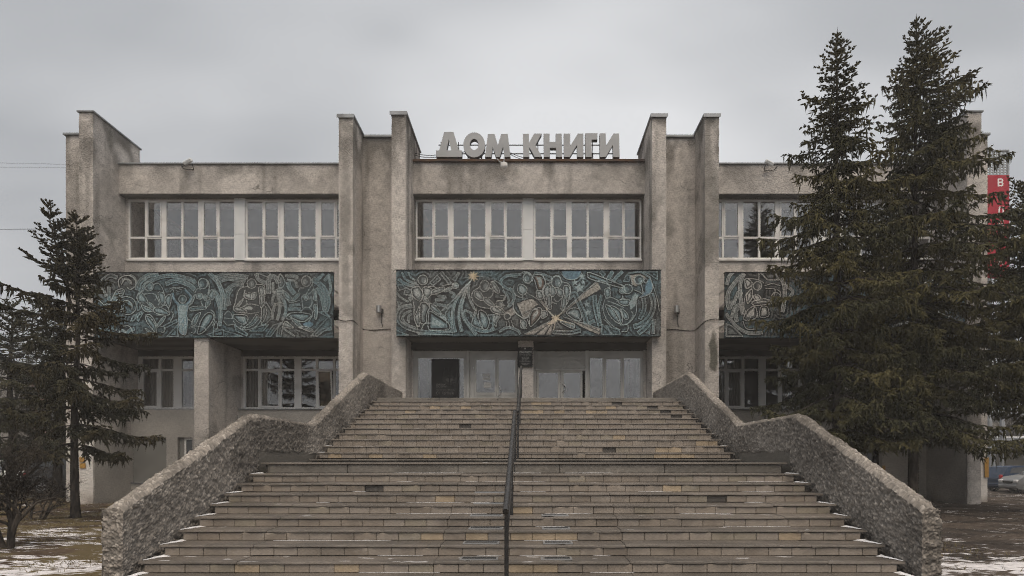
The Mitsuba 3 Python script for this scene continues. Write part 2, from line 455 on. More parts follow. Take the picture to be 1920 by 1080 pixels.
for flight, k, y, z in rows:
    zt = z + NOSE
    pitch_y = .36 if flight == 'low' else .406
    below = (low_z(k - 1) if flight == 'low' else up_z(k - 1)) + NOSE
    if flight == 'up' and k == 0:
        below = LAND_Z + .07
    joint = .279 if flight == 'low' else .279 + prng.uniform(0, .25) * (k % 2) + prng.uniform(-.04, .04)
    # riser tiles
    n0 = math.floor((SX0 + .05 - joint) / PITCH)
    x = joint + n0 * PITCH
    bs = [ax(p, y) for p in beige.get((flight, k), [])]
    ds = [ax(p, y) for p in dark.get((flight, k), [])]
    while x < SX1 - .06:
        a, b = max(x, SX0 + .05), min(x + PITCH, SX1 - .07)
        if b - a > .03:
            kind = prng.choices(['grey', 'brown', 'pale', 'olive'], [5, 3, 2, 1.2])[0]
            if any(a <= v < b for v in bs):
                kind = 'beige'
            if any(a <= v < b for v in ds):
                kind = 'dark'
            elif prng.random() < .001:
                kind = 'dark'
            rec = .03 if kind == 'dark' else prng.uniform(-.002, .003)
            g = prng.uniform(.0015, .0032)
            tile_jobs.append((y, cbox(a + g, b - g, y + OVER + rec, y + OVER + .04, below + .004 + prng.uniform(0, .003), z - .003 - prng.uniform(0, .003), .004), TILES[kind], k, flight))
        x += PITCH
    # nosing slabs
    edges = [SX0] + [e + prng.uniform(-.012, .012) for e in (-2.93, -.96, 1.01, 2.98)] + [SX1]
    for a, b in zip(edges, edges[1:]):
        dz = prng.uniform(-.004, .004)
        n = max(4, int((b - a) / .045))
        xs = np.linspace(a + .003, b - .003, n)
        prof = [(y, zt - .006), (y + .006, zt), (y + pitch_y + OVER + .012, zt + .002), (y + pitch_y + OVER + .012, z - .002), (y + .004, z), (y, z + .005)]
        v = []
        for i, X in enumerate(xs):
            wob = meshkit.noise(np.array([X * 7, y * 5, 1.0])) - .5
            chip = max(0, meshkit.noise(np.array([X * 11 + 40, y * 7, 2.0])) - .74) * .12
            for j, (py_, pz_) in enumerate(prof):
                v.append((X, py_ + (chip + .004 * wob if py_ < y + .01 else 0), pz_ + dz + .004 * wob - (chip * .5 if j < 2 else 0)))
        m = len(prof)
        f = []
        for i in range(n - 1):
            for j in range(m):
                p0, p1 = i * m + j, i * m + (j + 1) % m
                f += [[p0, p0 + m, p1], [p1, p0 + m, p1 + m]]
        f += [[0, j, j + 1] for j in range(1, m - 1)] + [[(n - 1) * m, (n - 1) * m + j + 1, (n - 1) * m + j] for j in range(1, m - 1)]
        slabs.append((trimesh.Trimesh(np.array(v), np.array(f), process=False), y))
    # thin snow lying at the ends of the treads and along their backs
    back = y + pitch_y + OVER - .004
    for sd in (-1, 1):
        if prng.random() < (.05 if k < 5 and flight == 'low' else .45):
            continue
        n = 12
        tt = np.linspace(prng.uniform(0, .25), 1, n)
        full = (.13 if k < 3 else .075) if flight == 'low' else .03
        wd = full * tt ** 1.3 * np.array([prng.uniform(.5, 1.2) for _ in range(n)]) + .006
        yy = y + .01 + (back - y - .01) * tt
        xe = SX0 + .004 if sd < 0 else SX1 - .004
        hi = .006 + .014 * tt * np.array([prng.uniform(.4, 1) for _ in range(n)])
        v = np.vstack([np.c_[np.full(n, xe), yy, np.full(n, zt + .002)], np.c_[xe - sd * wd * .4, yy, zt + hi], np.c_[xe - sd * wd, yy, np.full(n, zt + .003)]])
        f = np.array([[i, i + 1, n + i + 1, n + i] for i in range(n - 1)] + [[n + i, n + i + 1, 2 * n + i + 1, 2 * n + i] for i in range(n - 1)])
        snow_bits.append(trimesh.Trimesh(v, np.vstack([f[:, [0, 1, 2]], f[:, [0, 2, 3]]]), process=False))
    spots = []
    if flight == 'low':
        spots = [(prng.uniform(-3.4, 3), prng.uniform(.15, .9), .001, .2) for _ in range(4)]
    for x0, ln, dep, _ in spots:
        n = 14
        xs = np.linspace(0, 1, n)
        w = np.sin(np.pi * xs) * dep * 3 + .004
        w = w * (.8 + .5 * np.array([prng.random() for _ in range(n)]))
        hi = np.minimum(w * .5, .018 + .01 * np.array([prng.random() for _ in range(n)]))
        X = x0 + ln * xs
        b0 = np.c_[X, np.full(n, back), np.full(n, zt + .003)]
        mid = np.c_[X, back - w * .4, zt + .004 + hi]
        fr = np.c_[X, back - w, np.full(n, zt + .0045)]
        v = np.vstack([b0, mid, fr])
        f = []
        for i in range(n - 1):
            f += [[i, i + 1, n + i + 1, n + i], [n + i, n + i + 1, 2 * n + i + 1, 2 * n + i]]
        f = np.array(f)
        snow_bits.append(trimesh.Trimesh(v, np.vstack([f[:, [0, 1, 2]], f[:, [0, 2, 3]]]), process=False))
# landing: a taller riser of concrete boards under a thick nosing, then the landing itself
low_top = low_z(7) + NOSE
for a, b in zip((SX0 + .1, -2.66, -1.05, .43, 1.96, 3.0), (-2.66, -1.05, .43, 1.96, 3.0, SX1 - .1)):
    put('riser_board', cbox(a + .004, b - .004, LAND_Y + .03, LAND_Y + .09, low_top + .004, LAND_Z - .032, .006), 'mat_concrete', stairs)
put('landing', cat([cbox(SX0 + .02, SX1 - .02, LAND_Y, LAND_Y + .35, LAND_Z - .03, LAND_Z, .008), box(SX0 + .02, SX1 - .02, LAND_Y + .352, 12.2, LAND_Z - .031, LAND_Z - .003)]), 'mat_slab', stairs)
ub = 300 * (.0392 - .001354)
put('bottom_step', cat([cbox(SX0, SX1, ub, ub + .47, up_z(-1) + .005, up_z(-1) + NOSE + .005, .008), box(SX0 + .04, SX1 - .05, ub + .05, ub + .2, LAND_Z, up_z(-1) + .003)]), 'mat_concrete', stairs)
PLAT_Y, PLAT_Z = 16.2, EYE + (865 - 746) * 16.2 / 1200
top_z = up_z(10) + NOSE
for a, b in zip((SX0 + .05, -2.3, -.82, .7, 2.15), (-2.3, -.82, .7, 2.15, SX1 - .05)):
    put('platform_edge', cbox(a + .003, b - .003, PLAT_Y, PLAT_Y + .4, top_z + .004, PLAT_Z, .008), 'mat_concrete', stairs)
put('platform', box(-3.97, 3.8, PLAT_Y + .402, 20.98, PLAT_Z - .3, PLAT_Z - .003), 'mat_slab', stairs)
# the concrete under it all, as one stepped body
prof = [(rows[0][2] + .075, -.2)]
for flight, k, y, z in rows:
    if flight == 'up' and k == 0:
        prof += [(LAND_Y + .085, low_top - .005), (LAND_Y + .085, LAND_Z - .04), (y + .072, LAND_Z - .04)]
    base = (low_z(k - 1) if flight == 'low' else up_z(k - 1))
    prof += [(y + .072, base), (y + .072, z - .004)]
prof += [(PLAT_Y + .02, up_z(10) - .004), (PLAT_Y + .02, PLAT_Z - .31), (20.9, PLAT_Z - .31), (20.9, -.2)]
put('core', prism_yz(Polygon(prof).buffer(0), SX0 + .06, SX1 - .08), 'mat_concrete', stairs)
for m, y in slabs:
    put('tread_slab', m, 'mat_slab', stairs)
tile_jobs.sort(key=lambda t: t[0])
visible = [t for t in tile_jobs if t[0] > 5.9]
rest = [t for t in tile_jobs if t[0] <= 5.9]
for y, m, mat, k, fl in visible[:300]:
    put('riser_tile', m, mat, stairs)
left_over = {}
for y, m, mat, k, fl in visible[300:] + rest:
    left_over.setdefault(mat, []).append(m)
for mat, ms in left_over.items():
    put('riser_tiling', cat(ms), mat, stairs, kind='stuff')
put('snow', cat(snow_bits), 'mat_snow', stairs, label='thin snow left on the treads', kind='stuff')
# steel frames let into the treads beside the handrail
for k in range(0, 6):
    y, z = 300 * (.021368 + .0012 * k), low_z(k) + NOSE
    for a, b in ((-.72, -.33), (.13, .45)):
        if k > 3 and a > 0:
            continue
        ring = sbox(a, .10, b, .27).difference(sbox(a + .02, .12, b - .02, .25))
        m = trimesh.creation.extrude_polygon(ring, .012, engine='earcut')
        m.apply_translation((prng.uniform(-.03, .03), y, z - .001))
        put('tread_frame', m, 'mat_steel', stairs)
        put('tread_mat', box(a + .021, b - .021, y + .121, y + .249, z - .002, z + .006), 'mat_rubber', stairs)

# ------------------------------------------------------------------ parapets of the stairs
PAR = [(6.27, EYE - .47), (6.42, EYE - .40), (9.2, EYE + .64), (9.38, EYE + .682), (11.75, EYE + .685), (11.92, EYE + .70), (15.6, EYE + 2.13), (15.8, EYE + 2.185), (20.0, EYE + 2.18)]
PY, PZ = np.array(PAR).T


def parapet(x_in, x_out, label):
    side = 1 if x_in > 0 else -1
    w = abs(x_out - x_in)
    ys = [6.27]
    while ys[-1] < 19.99:
        ys.append(ys[-1] + .0118 * max(1, ys[-1] / 8.5))
    ys = np.array(ys)
    top = np.interp(ys, PY, PZ)
    n_in, n_top, n_out = 146, 16, 8
    loops = []
    r = .035
    for y, t in zip(ys, top):
        lo = max(-.05, t - 1.75)
        a = np.c_[np.full(n_in, 0.0), np.linspace(lo, t - r, n_in)]
        u = np.linspace(0, 1, n_top)
        b = np.c_[r + (w - 2 * r) * u, t - .0 * u + .012 * np.sin(np.pi * u)]
        c = np.c_[np.full(n_out, w), np.linspace(t - r, lo, n_out)]
        loops.append(np.vstack([a, b, c]))
    L = np.array(loops)
    m = L.shape[1]
    v = np.stack([x_in + side * L[..., 0], np.broadcast_to(ys[:, None], L.shape[:2]), L[..., 1]], -1)
    # front face
    nz, nx = 120, 26
    t0 = top[0]
    uu, zz = np.meshgrid(np.linspace(0, 1, nx), np.linspace(-.05, 1, nz))
    rim = t0 + .006 - np.where((uu * w < r) | ((1 - uu) * w < r), r * .6 * (1 - np.minimum(uu, 1 - uu) * w / r), 0)
    fv = np.stack([x_in + side * w * uu, np.full(uu.shape, 6.27), np.where(zz < 0, -.05, zz * rim)], -1)
    f = []
    i, j = np.meshgrid(np.arange(len(ys) - 1), np.arange(m - 1), indexing='ij')
    p = i * m + j
    f.append(np.stack([p, p + 1, p + m + 1, p + m], -1).reshape(-1, 4))
    off = v.reshape(-1, 3).shape[0]
    i, j = np.meshgrid(np.arange(nz - 1), np.arange(nx - 1), indexing='ij')
    p = off + i * nx + j
    f.append(np.stack([p, p + 1, p + nx + 1, p + nx], -1).reshape(-1, 4))
    V = np.vstack([v.reshape(-1, 3), fv.reshape(-1, 3)])
    # separate stones pressed into mortar: a jittered cloud of stone centres, each stone a low dome of its own height and colour
    e = .03
    xa, xb = sorted((x_in, x_out))
    top_v = np.interp(V[:, 1], PY, PZ)
    core = np.c_[np.clip(V[:, 0], xa + e, xb - e), np.maximum(V[:, 1], 6.27 + e), np.minimum(V[:, 2], top_v - e)]
    nrm = V - core
    nrm /= np.linalg.norm(nrm, axis=1, keepdims=True) + 1e-9
    prand = np.random.default_rng(3 + int(x_in > 0))
    sp = .027
    cells = np.unique(np.floor((V + (meshkit.noise(V * 3)[:, None] - .5) * .02) / sp).astype(int), axis=0)
    centres = (cells + prand.uniform(-.35, 1.35, cells.shape)) * sp
    size = prand.uniform(.75, 1.35, len(cells))
    tone = prand.uniform(0, 1, len(cells))
    dist, which = cKDTree(centres).query(V, k=2)
    gap = (dist[:, 1] - dist[:, 0]) / sp
    dome = np.clip(gap * 2.6, 0, 1) ** .6
    lump = meshkit.fbm(V * 3.2, 3, 4) - .5
    rough = meshkit.noise(V * 70, 2) - .5
    low = (V[:, 1] > 9.45) & (V[:, 1] < 11.95) & (V[:, 2] < LAND_Z + .12 + .10 * meshkit.noise(V * 5, 9)) & (np.abs(V[:, 0] - x_in) < .03)
    h = dome * (.003 + .012 * size[which[:, 0]] * (.4 + .6 * tone[which[:, 0]])) + .045 * lump + .012 * rough + .024 * (meshkit.noise(V * 15, 6) - .5) + .016 * (meshkit.noise(V * 31, 8) - .5) - .012
    h = np.where(low, -.014 + .004 * rough, h)
    V = V + nrm * (h * np.where(V[:, 1] > 19.8, 0, 1))[:, None]
    t = tone[which[:, 0]][:, None]
    stone = np.where(t > .84, np.array([[.46, .425, .385]]), np.where(t > .45, np.array([[.33, .30, .27]]), np.where(t > .15, np.array([[.275, .25, .222]]), np.array([[.20, .185, .168]]))))
    col = np.array([[.17, .16, .148]]) * (1 - dome[:, None]) + stone * dome[:, None] * (.85 + .3 * (rough[:, None] + .5))
    dirt = np.clip((meshkit.fbm(V * np.array([1, 1.1, .7]) + 5, 4, 6) - .47) * 5, 0, 1)[:, None]
    col = col * (1 - .42 * dirt)
    col = np.where(low[:, None], np.array([[.17, .158, .14]]) * (.8 + .4 * (rough[:, None] + .5)), col)
    key = thing('stair_parapet', label, 'parapet', 'parapets beside the stairs')
    scene[key] = mikit.ply((V, np.vstack(f)), 'mat_aggregate', smooth=True, color=np.clip(col, .02, .8))
    return key


parapet(-3.99, -4.19, 'rough pebble dashed parapet stepping up along the left end of the stairs')
parapet(3.84, 4.03, 'rough pebble dashed parapet at the right end of the stairs, before the spruces')

# ------------------------------------------------------------------ the building
bld = thing('public_building', 'two storey concrete public building with rough plastered piers and long bands of windows', 'building')
ZT = lambda py, y: EYE + (865 - py) / 1200 * y   # noqa: E731


def wall(m, mat='mat_plaster', name='wall', **kw):
    return put(name, m, mat, bld, **kw)


def rough_box(x0, x1, y0, y1, z0, z1, step=.07, amp=.012, faces='fsrt', seed=0):
    """a block of rough plaster: its front, sides and top are gridded and uneven"""
    parts = []

    def sheet(o, u, w_, nu, nv):
        a, b = np.meshgrid(np.linspace(0, 1, nu), np.linspace(0, 1, nv))
        p = np.array(o) + a[..., None] * np.array(u) + b[..., None] * np.array(w_)
        i, j = np.meshgrid(np.arange(nv - 1), np.arange(nu - 1), indexing='ij')
        q = i * nu + j
        return p.reshape(-1, 3), np.stack([q, q + 1, q + nu + 1, q + nu], -1).reshape(-1, 4)
    n = lambda d: max(2, int(round(d / step)) + 1)   # noqa: E731
    W, D, H = x1 - x0, y1 - y0, z1 - z0
    todo = [((x0, y0, z0), (W, 0, 0), (0, 0, H)), ((x0, y1, z0), (0, -D, 0), (0, 0, H)), ((x1, y0, z0), (0, D, 0), (0, 0, H)), ((x0, y0, z1), (W, 0, 0), (0, D, 0)),
            ((x0, y1, z0), (W, 0, 0), (0, -D, 0)), ((x1, y1, z0), (-W, 0, 0), (0, 0, H))]
    V, Fs, at = [], [], 0
    for o, u, w_ in todo:
        v, f = sheet(o, u, w_, n(np.linalg.norm(u)), n(np.linalg.norm(w_)))
        V.append(v)
        Fs.append(f + at)
        at += len(v)
    V = np.vstack(V)
    d = np.stack([meshkit.noise(V * 5.5 + s, s) + .8 * meshkit.noise(V * 13 + s, s + 3) - .9 for s in (1, 2, 3)], -1)
    return (V + amp * d, np.vstack(Fs))


PLAT = PLAT_Z
# pillars: two pairs beside the entrance; each pair has a wall set back between it
PILLARS = [(-5.98, -5.54, 10.78), (-4.33, -3.89, 10.87), (3.81, 4.25, 10.80), (5.46, 5.90, 10.80)]
for x0, x1, h in PILLARS:
    wall(rough_box(x0, x1, 20.0, 22.6, 0, EYE + h, seed=int(x0)), name='pillar', smooth=40)
    wall(cat([cbox(x0 - .05, x1 + .05, 19.95, 22.6, EYE + h + .003, EYE + h + .055, .008), box(x0 - .05, x1 + .05, 19.945, 19.95, EYE + h - .06, EYE + h + .05)]), 'mat_zinc', 'pillar_cap')
for x0, x1 in ((-5.54, -4.33), (4.25, 5.46)):
    wall(rough_box(x0, x1, 21.2, 22.5, 0, EYE + 10.70, amp=.009), name='niche_wall', smooth=40)
    wall(cbox(x0 + .052, x1 - .052, 21.12, 22.5, EYE + 10.715, EYE + 10.79, .008), 'mat_zinc', 'niche_cap')
# end piers
for s, cap in ((-1, 'left'), (1, 'right')):
    a, b = sorted((s * 13.66, s * 14.10))
    wall(rough_box(a, b, 20.0, 22.4, 2.25, EYE + 10.90, amp=.016), name='pier', smooth=40)
    wall(cat([cbox(a - .05, b + .05, 19.95, 22.45, EYE + 10.905, EYE + 10.955, .008)]), 'mat_zinc', 'pier_cap')
    # the pier's foot: front whitewashed, side painted grey
    wall(rough_box(a + .006, b - .006, 20.01, 22.4, -.1, 2.25, amp=.018), 'mat_plaster' if s > 0 else 'mat_white_lower', 'pier_foot', smooth=40)
    inner = a - .012 if s > 0 else b + .012
    wall(box(min(inner, inner + s * .01), max(inner, inner + s * .01), 20.06, 22.4, -.1, 2.25), 'mat_plinth', 'painted_side')
    a, b = (14.10, 15.15) if s > 0 else (-15.38, -14.10)
    wall(rough_box(a, b, 21.2, 22.4, 2.25, EYE + 10.78, step=.1, amp=.012), name='end_wall', smooth=40)
    wall(box(a + .02, b - .02, 22.38, 39.9, -.1, EYE + 10.76), name='end_wall')
    wall(rough_box(a, b, 21.205, 22.4, -.1, 2.25, step=.1, amp=.014), 'mat_white_lower', 'end_wall_foot', smooth=40)
    wall(cbox(a + (.052 if s > 0 else -.06), b + (.06 if s > 0 else -.052), 21.13, 40, EYE + 10.79, EYE + 10.86, .008), 'mat_zinc', 'end_wall_cap')

BAYS = [(-13.66, -5.98, 9.886, 'side'), (-3.89, 3.81, 9.957, 'middle'), (5.90, 13.66, 9.886, 'side')]
WIN_Y = 21.6


def frame_poly(outer, holes):
    p = sbox(*outer)
    for h in holes:
        p = p.difference(sbox(*h))
    return p


def window(outer, cells, y, name='window', mat='mat_upvc', depth=.075, label=None, tilt=None):
    """cells: (x0, z0, x1, z1, sash?) of each pane"""
    key = put(name, prism_xz(frame_poly(outer, [c[:4] for c in cells if not c[4]] + [(c[0] - .045, c[1] - .045, c[2] + .045, c[3] + .045) for c in cells if c[4]]), y, y + depth), mat, bld, label=label)
    for i, (x0, z0, x1, z1, sash) in enumerate(cells):
        if sash:
            ring = sbox(x0 - .043, z0 - .043, x1 + .043, z1 + .043).difference(sbox(x0, z0, x1, z1))
            s = prism_xz(ring, y - .022, y + .05)
            pane = prism_pane(x0, x1, z0, z1, y + .02)
            if tilt is not None and i == tilt:
                R = trimesh.transformations.rotation_matrix(math.radians(7), (1, 0, 0), (x0, y, z0))
                s.apply_transform(R)
                pane.apply_transform(R)
            put('sash', s, mat, key)
            put('pane', pane, 'mat_glass', key)
        else:
            put('pane', prism_pane(x0, x1, z0, z1, y + .035), 'mat_glass', key)
    return key


def prism_pane(x0, x1, z0, z1, y):
    a, b = rng.uniform(-.0012, .0012, 2)
    e = .004
    return trimesh.Trimesh(np.array([(x0 - e, y, z0 - e), (x1 + e, y + a, z0 - e), (x1 + e, y + a + b, z1 + e), (x0 - e, y + b, z1 + e)]), np.array([[0, 1, 2], [0, 2, 3]]), process=False)


U = 3.61 / 1495
UCOLS = [(22, 230, 0), (275, 450, 1), (530, 738, 0), (767, 973, 0), (1057, 1232, 1), (1272, 1480, 0)]
z_hi = (ZT(377.8, WIN_Y), ZT(443.9, WIN_Y))
z_lo = (ZT(447.6, WIN_Y), ZT(483, WIN_Y))


def upper_group(x0):
    cells = []
    for a, b, s in UCOLS:
        a2, b2 = x0 + a * U, x0 + b * U
        cells.append((a2, z_hi[1] + (.03 if s else 0), b2, z_hi[0] - (.035 if s else 0), s))
        a3, b3 = (a2 - .04, b2 + .03) if s else (a2, b2)
        cells.append((a3, z_lo[1], b3, z_lo[0], 0))
    outer = (x0, ZT(484.5, WIN_Y) - .02, x0 + 1500 * U, ZT(376.4, WIN_Y) + .03)
    window(outer, cells, WIN_Y, label=None)
    put('window_sill', cbox(x0 - .02, x0 + 1505 * U, WIN_Y - .09, WIN_Y + .02, ZT(490.5, WIN_Y), ZT(486, WIN_Y) - .01, .01), 'mat_upvc', bld)


for (x0, x1, ft, kind) in BAYS:
    # cornice band over the windows
    wall(rough_box(x0, x1, 21.26, 22.6, EYE + 8.894, EYE + ft - .03, amp=.010), name='cornice', smooth=40)
    if kind == 'middle':
        wall(cbox(x0, x1, 21.18, 22.6, EYE + ft - .03, EYE + ft + .055, .01), 'mat_rust', 'cornice_coping', label='rusty metal coping under the roof letters')
    else:
        wall(cbox(x0 + (.0 if x0 > 0 else -.35), x1 + (.35 if x0 > 0 else 0), 21.2, 22.6, EYE + ft - .03, EYE + ft + .02, .008), 'mat_zinc', 'cornice_coping')
    wall(box(x0, x1, 21.3, 22.0, EYE + 8.86, EYE + 8.892), 'mat_soffit', 'window_head')
    wall(box(x0, x1, WIN_Y + .005, WIN_Y + .3, ZT(376.4, WIN_Y) + .03, EYE + 8.86), 'mat_plaster', 'window_lintel')
    # wall under the upper windows, down behind the mosaic
    wall(rough_box(x0, x1, WIN_Y - .02, WIN_Y + .4, EYE + 5.2, ZT(490.5, WIN_Y), amp=.008), name='spandrel', smooth=40)
    wall(box(x0, x1, 27.5, 27.6, 0, EYE + 9.2), 'mat_interior', 'room_back')
    wall(box(x0, x1, 22.03, 27.5, EYE + 9.2, EYE + 9.3), 'mat_interior', 'room_ceiling')
    wall(box(x0, x1, 22.05, 27.5, EYE + 5.25, EYE + 5.35), 'mat_interior', 'room_floor')
for s in (-1, 1):
    if s < 0:
        xa, xp, xb = ax(240.8, WIN_Y), ax(440, WIN_Y), ax(461, WIN_Y)
    else:
        xa, xp, xb = 5.92, ax(440, WIN_Y) + 19.63, 9.90
        xp = xa + 1500 * U + .005
    upper_group(xa)
    upper_group(xb)
    put('window_pier', cat([cbox(xp + .005, xb - .005, WIN_Y - .06, WIN_Y + .1, ZT(440, WIN_Y), ZT(371, WIN_Y), .006), cbox(xp + .005, xb - .005, WIN_Y - .065, WIN_Y + .1, ZT(489, WIN_Y), ZT(440.5, WIN_Y), .006)]), 'mat_upvc_panel', bld)
upper_group(ax(779.4, WIN_Y))
upper_group(ax(1001, WIN_Y))
put('window_pier', cat([cbox(ax(980.3, WIN_Y), ax(1000.5, WIN_Y), WIN_Y - .06, WIN_Y + .1, ZT(431, WIN_Y), ZT(370.5, WIN_Y), .006), cbox(ax(980.3, WIN_Y), ax(1000.5, WIN_Y), WIN_Y - .065, WIN_Y + .1, ZT(489, WIN_Y), ZT(431.5, WIN_Y), .006)]), 'mat_upvc_panel', bld)
# plaster strips beside the first and last window of the side bays
wall(box(-13.66, ax(240.8, WIN_Y) - .002, WIN_Y + .01, WIN_Y + .3, ZT(489, WIN_Y), EYE + 8.87), 'mat_plaster', 'window_jamb')
wall(box(9.90 + 1500 * U + .002, 13.66, WIN_Y + .01, WIN_Y + .3, ZT(489, WIN_Y), EYE + 8.87), 'mat_plaster', 'window_jamb')
wall(box(-15.3, 15.3, 22.6, 39.8, EYE + 9.35, EYE + 9.6), 'mat_rust', 'roof')
wall(box(-15.3, 15.3, 39.8, 40.0, 0, EYE + 9.6), 'mat_plaster', 'rear_wall')

# lower windows of the side bays, set back under the mosaics
LOW_Y = 22.3
LC = [(460.1, 483.8, 0), (487.9, 524.7, 1), (528.2, 551.8, 0), (565, 592, 0), (596.5, 624.5, 1), (629, 653, 0)]
LC2 = [(237, 259, 0), (266.5, 297, 1), (302, 325, 0), (341, 362, 0), (368, 400, 1), (406, 428, 0)]


def lower_group(cols, mirror, tilt=None):
    xs = [(ax(a, LOW_Y), ax(b, LOW_Y), s) for a, b, s in cols]
    cells = []
    for a, b, s in xs:
        cells.append((a, ZT(691.7, LOW_Y), b, ZT(672.5, LOW_Y), 0))
        m = .05 if s else 0
        cells.append((a + m, ZT(763.6, LOW_Y) + m, b - m, ZT(695.3, LOW_Y) - m, s))
    outer = (xs[0][0] - .075, ZT(766.8, LOW_Y), xs[-1][1] + .06, ZT(668.3, LOW_Y))
    if mirror:
        cells = [(-c[2], c[1], -c[0], c[3], c[4]) for c in cells]
        outer = (-outer[2], outer[1], -outer[0], outer[3])
    return window(outer, cells, LOW_Y, tilt=tilt), outer


mid_px = (-10.54, -10.08)
for s in (-1, 1):
    k1, o1 = lower_group(LC, s > 0, tilt=9 if s < 0 else None)
    k2, o2 = lower_group(LC2, s > 0)
    x0, x1 = (-13.66, -5.98) if s < 0 else (5.90, 13.66)
    wall(box(x0, x1, LOW_Y - .005, LOW_Y + .3, ZT(668.3, LOW_Y) + .002, EYE + 3.9), 'mat_lintel', 'window_lintel')
    wall(rough_box(x0, x1, 22.05, 22.6, -.1, ZT(768.5, 22.05), amp=.006), 'mat_plinth', 'plinth', smooth=40)
    put('window_sill', cat([cbox(min(o[0], o[2]) - .03, max(o[0], o[2]) + .03, 21.97, 22.3, ZT(768.4, 22.05) + .004, ZT(768.4, 22.05) + .035, .008) for o in (o1, o2)]), 'mat_zinc', bld)
    spans = sorted([x0, x1] + [o1[0], o1[2], o2[0], o2[2]])
    for a, b in ((spans[0], spans[1]), (spans[2], spans[3]), (spans[4], spans[5])):
        if b - a > .02:
            wall(box(a + .001, b - .001, LOW_Y + .01, LOW_Y + .3, ZT(768, 22.05), ZT(668.3, LOW_Y) + .001), 'mat_plaster', 'window_jamb')
    m0, m1 = sorted((s * 10.54, s * 10.08))
    wall(rough_box(m0, m1, 20.08, 22.04, -.1, EYE + 3.862, amp=.012), name='middle_pillar', smooth=40)
    wall(box(m0, m1, 22.041, 22.6, ZT(768, 22.05), EYE + 3.862), name='middle_pillar_back')
    # slab that carries the mosaic, and the strip of window behind it
    wall(box(x0 + .003, x1 - .003, 20.13, 22.7, EYE + 3.87, EYE + 4.05), 'mat_soffit', 'gallery_slab')
    a, b = (-6.95, -6.62) if s < 0 else (6.55, 6.88)
    a, b = (-7.0, -6.0) if s < 0 else (5.92, 6.92)
    cells = [(a + .08, ZT(545, 21.75), b - .08, ZT(527, 21.75), 0), (a + .13, ZT(601, 21.75), b - .13, ZT(552, 21.75), 1)]
    window((a, ZT(612, 21.75), b, ZT(523, 21.75)), cells, 21.75)
    lo, hi = (x0, a) if s < 0 else (b, x1)
    wall(box(lo, hi, 21.7, 22.0, EYE + 4.05, EYE + 5.2), 'mat_plaster', 'gallery_wall')
    wall(box(min(a, b), max(a, b), 21.7, 22.0, EYE + 4.05, ZT(612, 21.75) - .002), 'mat_plaster', 'gallery_wall')
    wall(box(min(a, b), max(a, b), 21.8, 22.0, ZT(523, 21.75) + .002, EYE + 6.0), 'mat_plaster', 'gallery_wall')
    # curtains hang behind some of the lower panes
    for px0, px1 in (((458, 500), (270, 330)) if s < 0 else ((590, 650),)):
        c0, c1 = ax(px0, LOW_Y), ax(px1, LOW_Y)
        if s > 0:
            c0, c1 = -c1, -c0
        n = max(8, int((c1 - c0) / .03))
        X = np.linspace(c0, c1, n)
        Yc = LOW_Y + .35 + .025 * np.sin(X * 55)
        v = np.vstack([np.c_[X, Yc, np.full(n, ZT(765, LOW_Y))], np.c_[X, Yc, np.full(n, ZT(668, LOW_Y))]])
        i = np.arange(n - 1)
        put('curtain', (v, np.stack([i, i + 1, n + i + 1, n + i], -1)), 'mat_curtain', bld)
    wall(box(x0, x1, 22.6, 27.4, .9, 1.0), 'mat_interior', 'room_floor')
    # basement: a board in a plastered surround on the left, a small window in each plinth
    def span(p0, p1):
        return sorted((s * ax(p0, 22.0), s * ax(p1, 22.0)))
    zb_ = ZT(820, 22.0)
    f0, f1 = span(346, 362.5)
    g0, g1 = span(349.5, 362.4)
    r0, r1 = span(333.5, 345.9)
    put('basement_window', prism_xz(frame_poly((f0, .5, f1, zb_), [(g0, .6, g1, zb_ - .09)]), 21.99, 22.03), 'mat_upvc', bld)
    put('basement_glass', box(g0, g1, 22.01, 22.02, .6, zb_ - .09), 'mat_far_glass', bld)
    put('basement_reveal', box(r0, r1, 22.0, 22.03, .4, zb_), 'mat_grey_board', bld)
SB = 21.88
put('basement_front', prism_xz(frame_poly((-13.648, -.1, -10.545, ZT(768.6, 22.05)), [(ax(229, SB), ZT(905, SB), ax(312, SB), ZT(820, SB)), (ax(333, SB), .4, ax(360.5, SB), ZT(820, SB))]), SB, 22.035), 'mat_plinth', bld)
put('basement_board', box(-13.64, ax(313, SB), SB + .12, SB + .15, ZT(906, SB), ZT(819, SB)), 'mat_grey_board', bld)
put('basement_ledge', cbox(-13.64, ax(314, SB), SB - .05, SB + .1, ZT(907, SB), ZT(904.6, SB), .006), 'mat_zinc', bld)

# entrance
DY = 21.0
SOF = EYE + 3.88
wall(box(-3.885, 3.805, 19.97, 21.9, SOF, SOF + .12), 'mat_soffit', 'entrance_soffit')
wall(box(-3.885, 3.805, DY - .1, DY + .3, ZT(657.5, DY), SOF - .002), 'mat_lintel', 'entrance_lintel')
wall(box(-3.885, 3.805, 21.2, 21.58, SOF + .13, EYE + 5.2), 'mat_plaster', 'spandrel')
wall(box(-3.885, 3.805, 24.5, 24.6, PLAT, SOF), 'mat_interior', 'hall_back')
wall(box(-3.885, 3.805, DY + .02, 24.5, PLAT - .1, PLAT - .004), 'mat_interior', 'hall_floor')
cx0, cx1 = ax(971.3, 20.6), ax(1000, 20.6)
wall(rough_box(cx0, cx1, 20.6, DY + .25, PLAT - .003, SOF - .001, amp=.007), name='entrance_column', smooth=40)


def dx(p):
    return ax(p, DY)


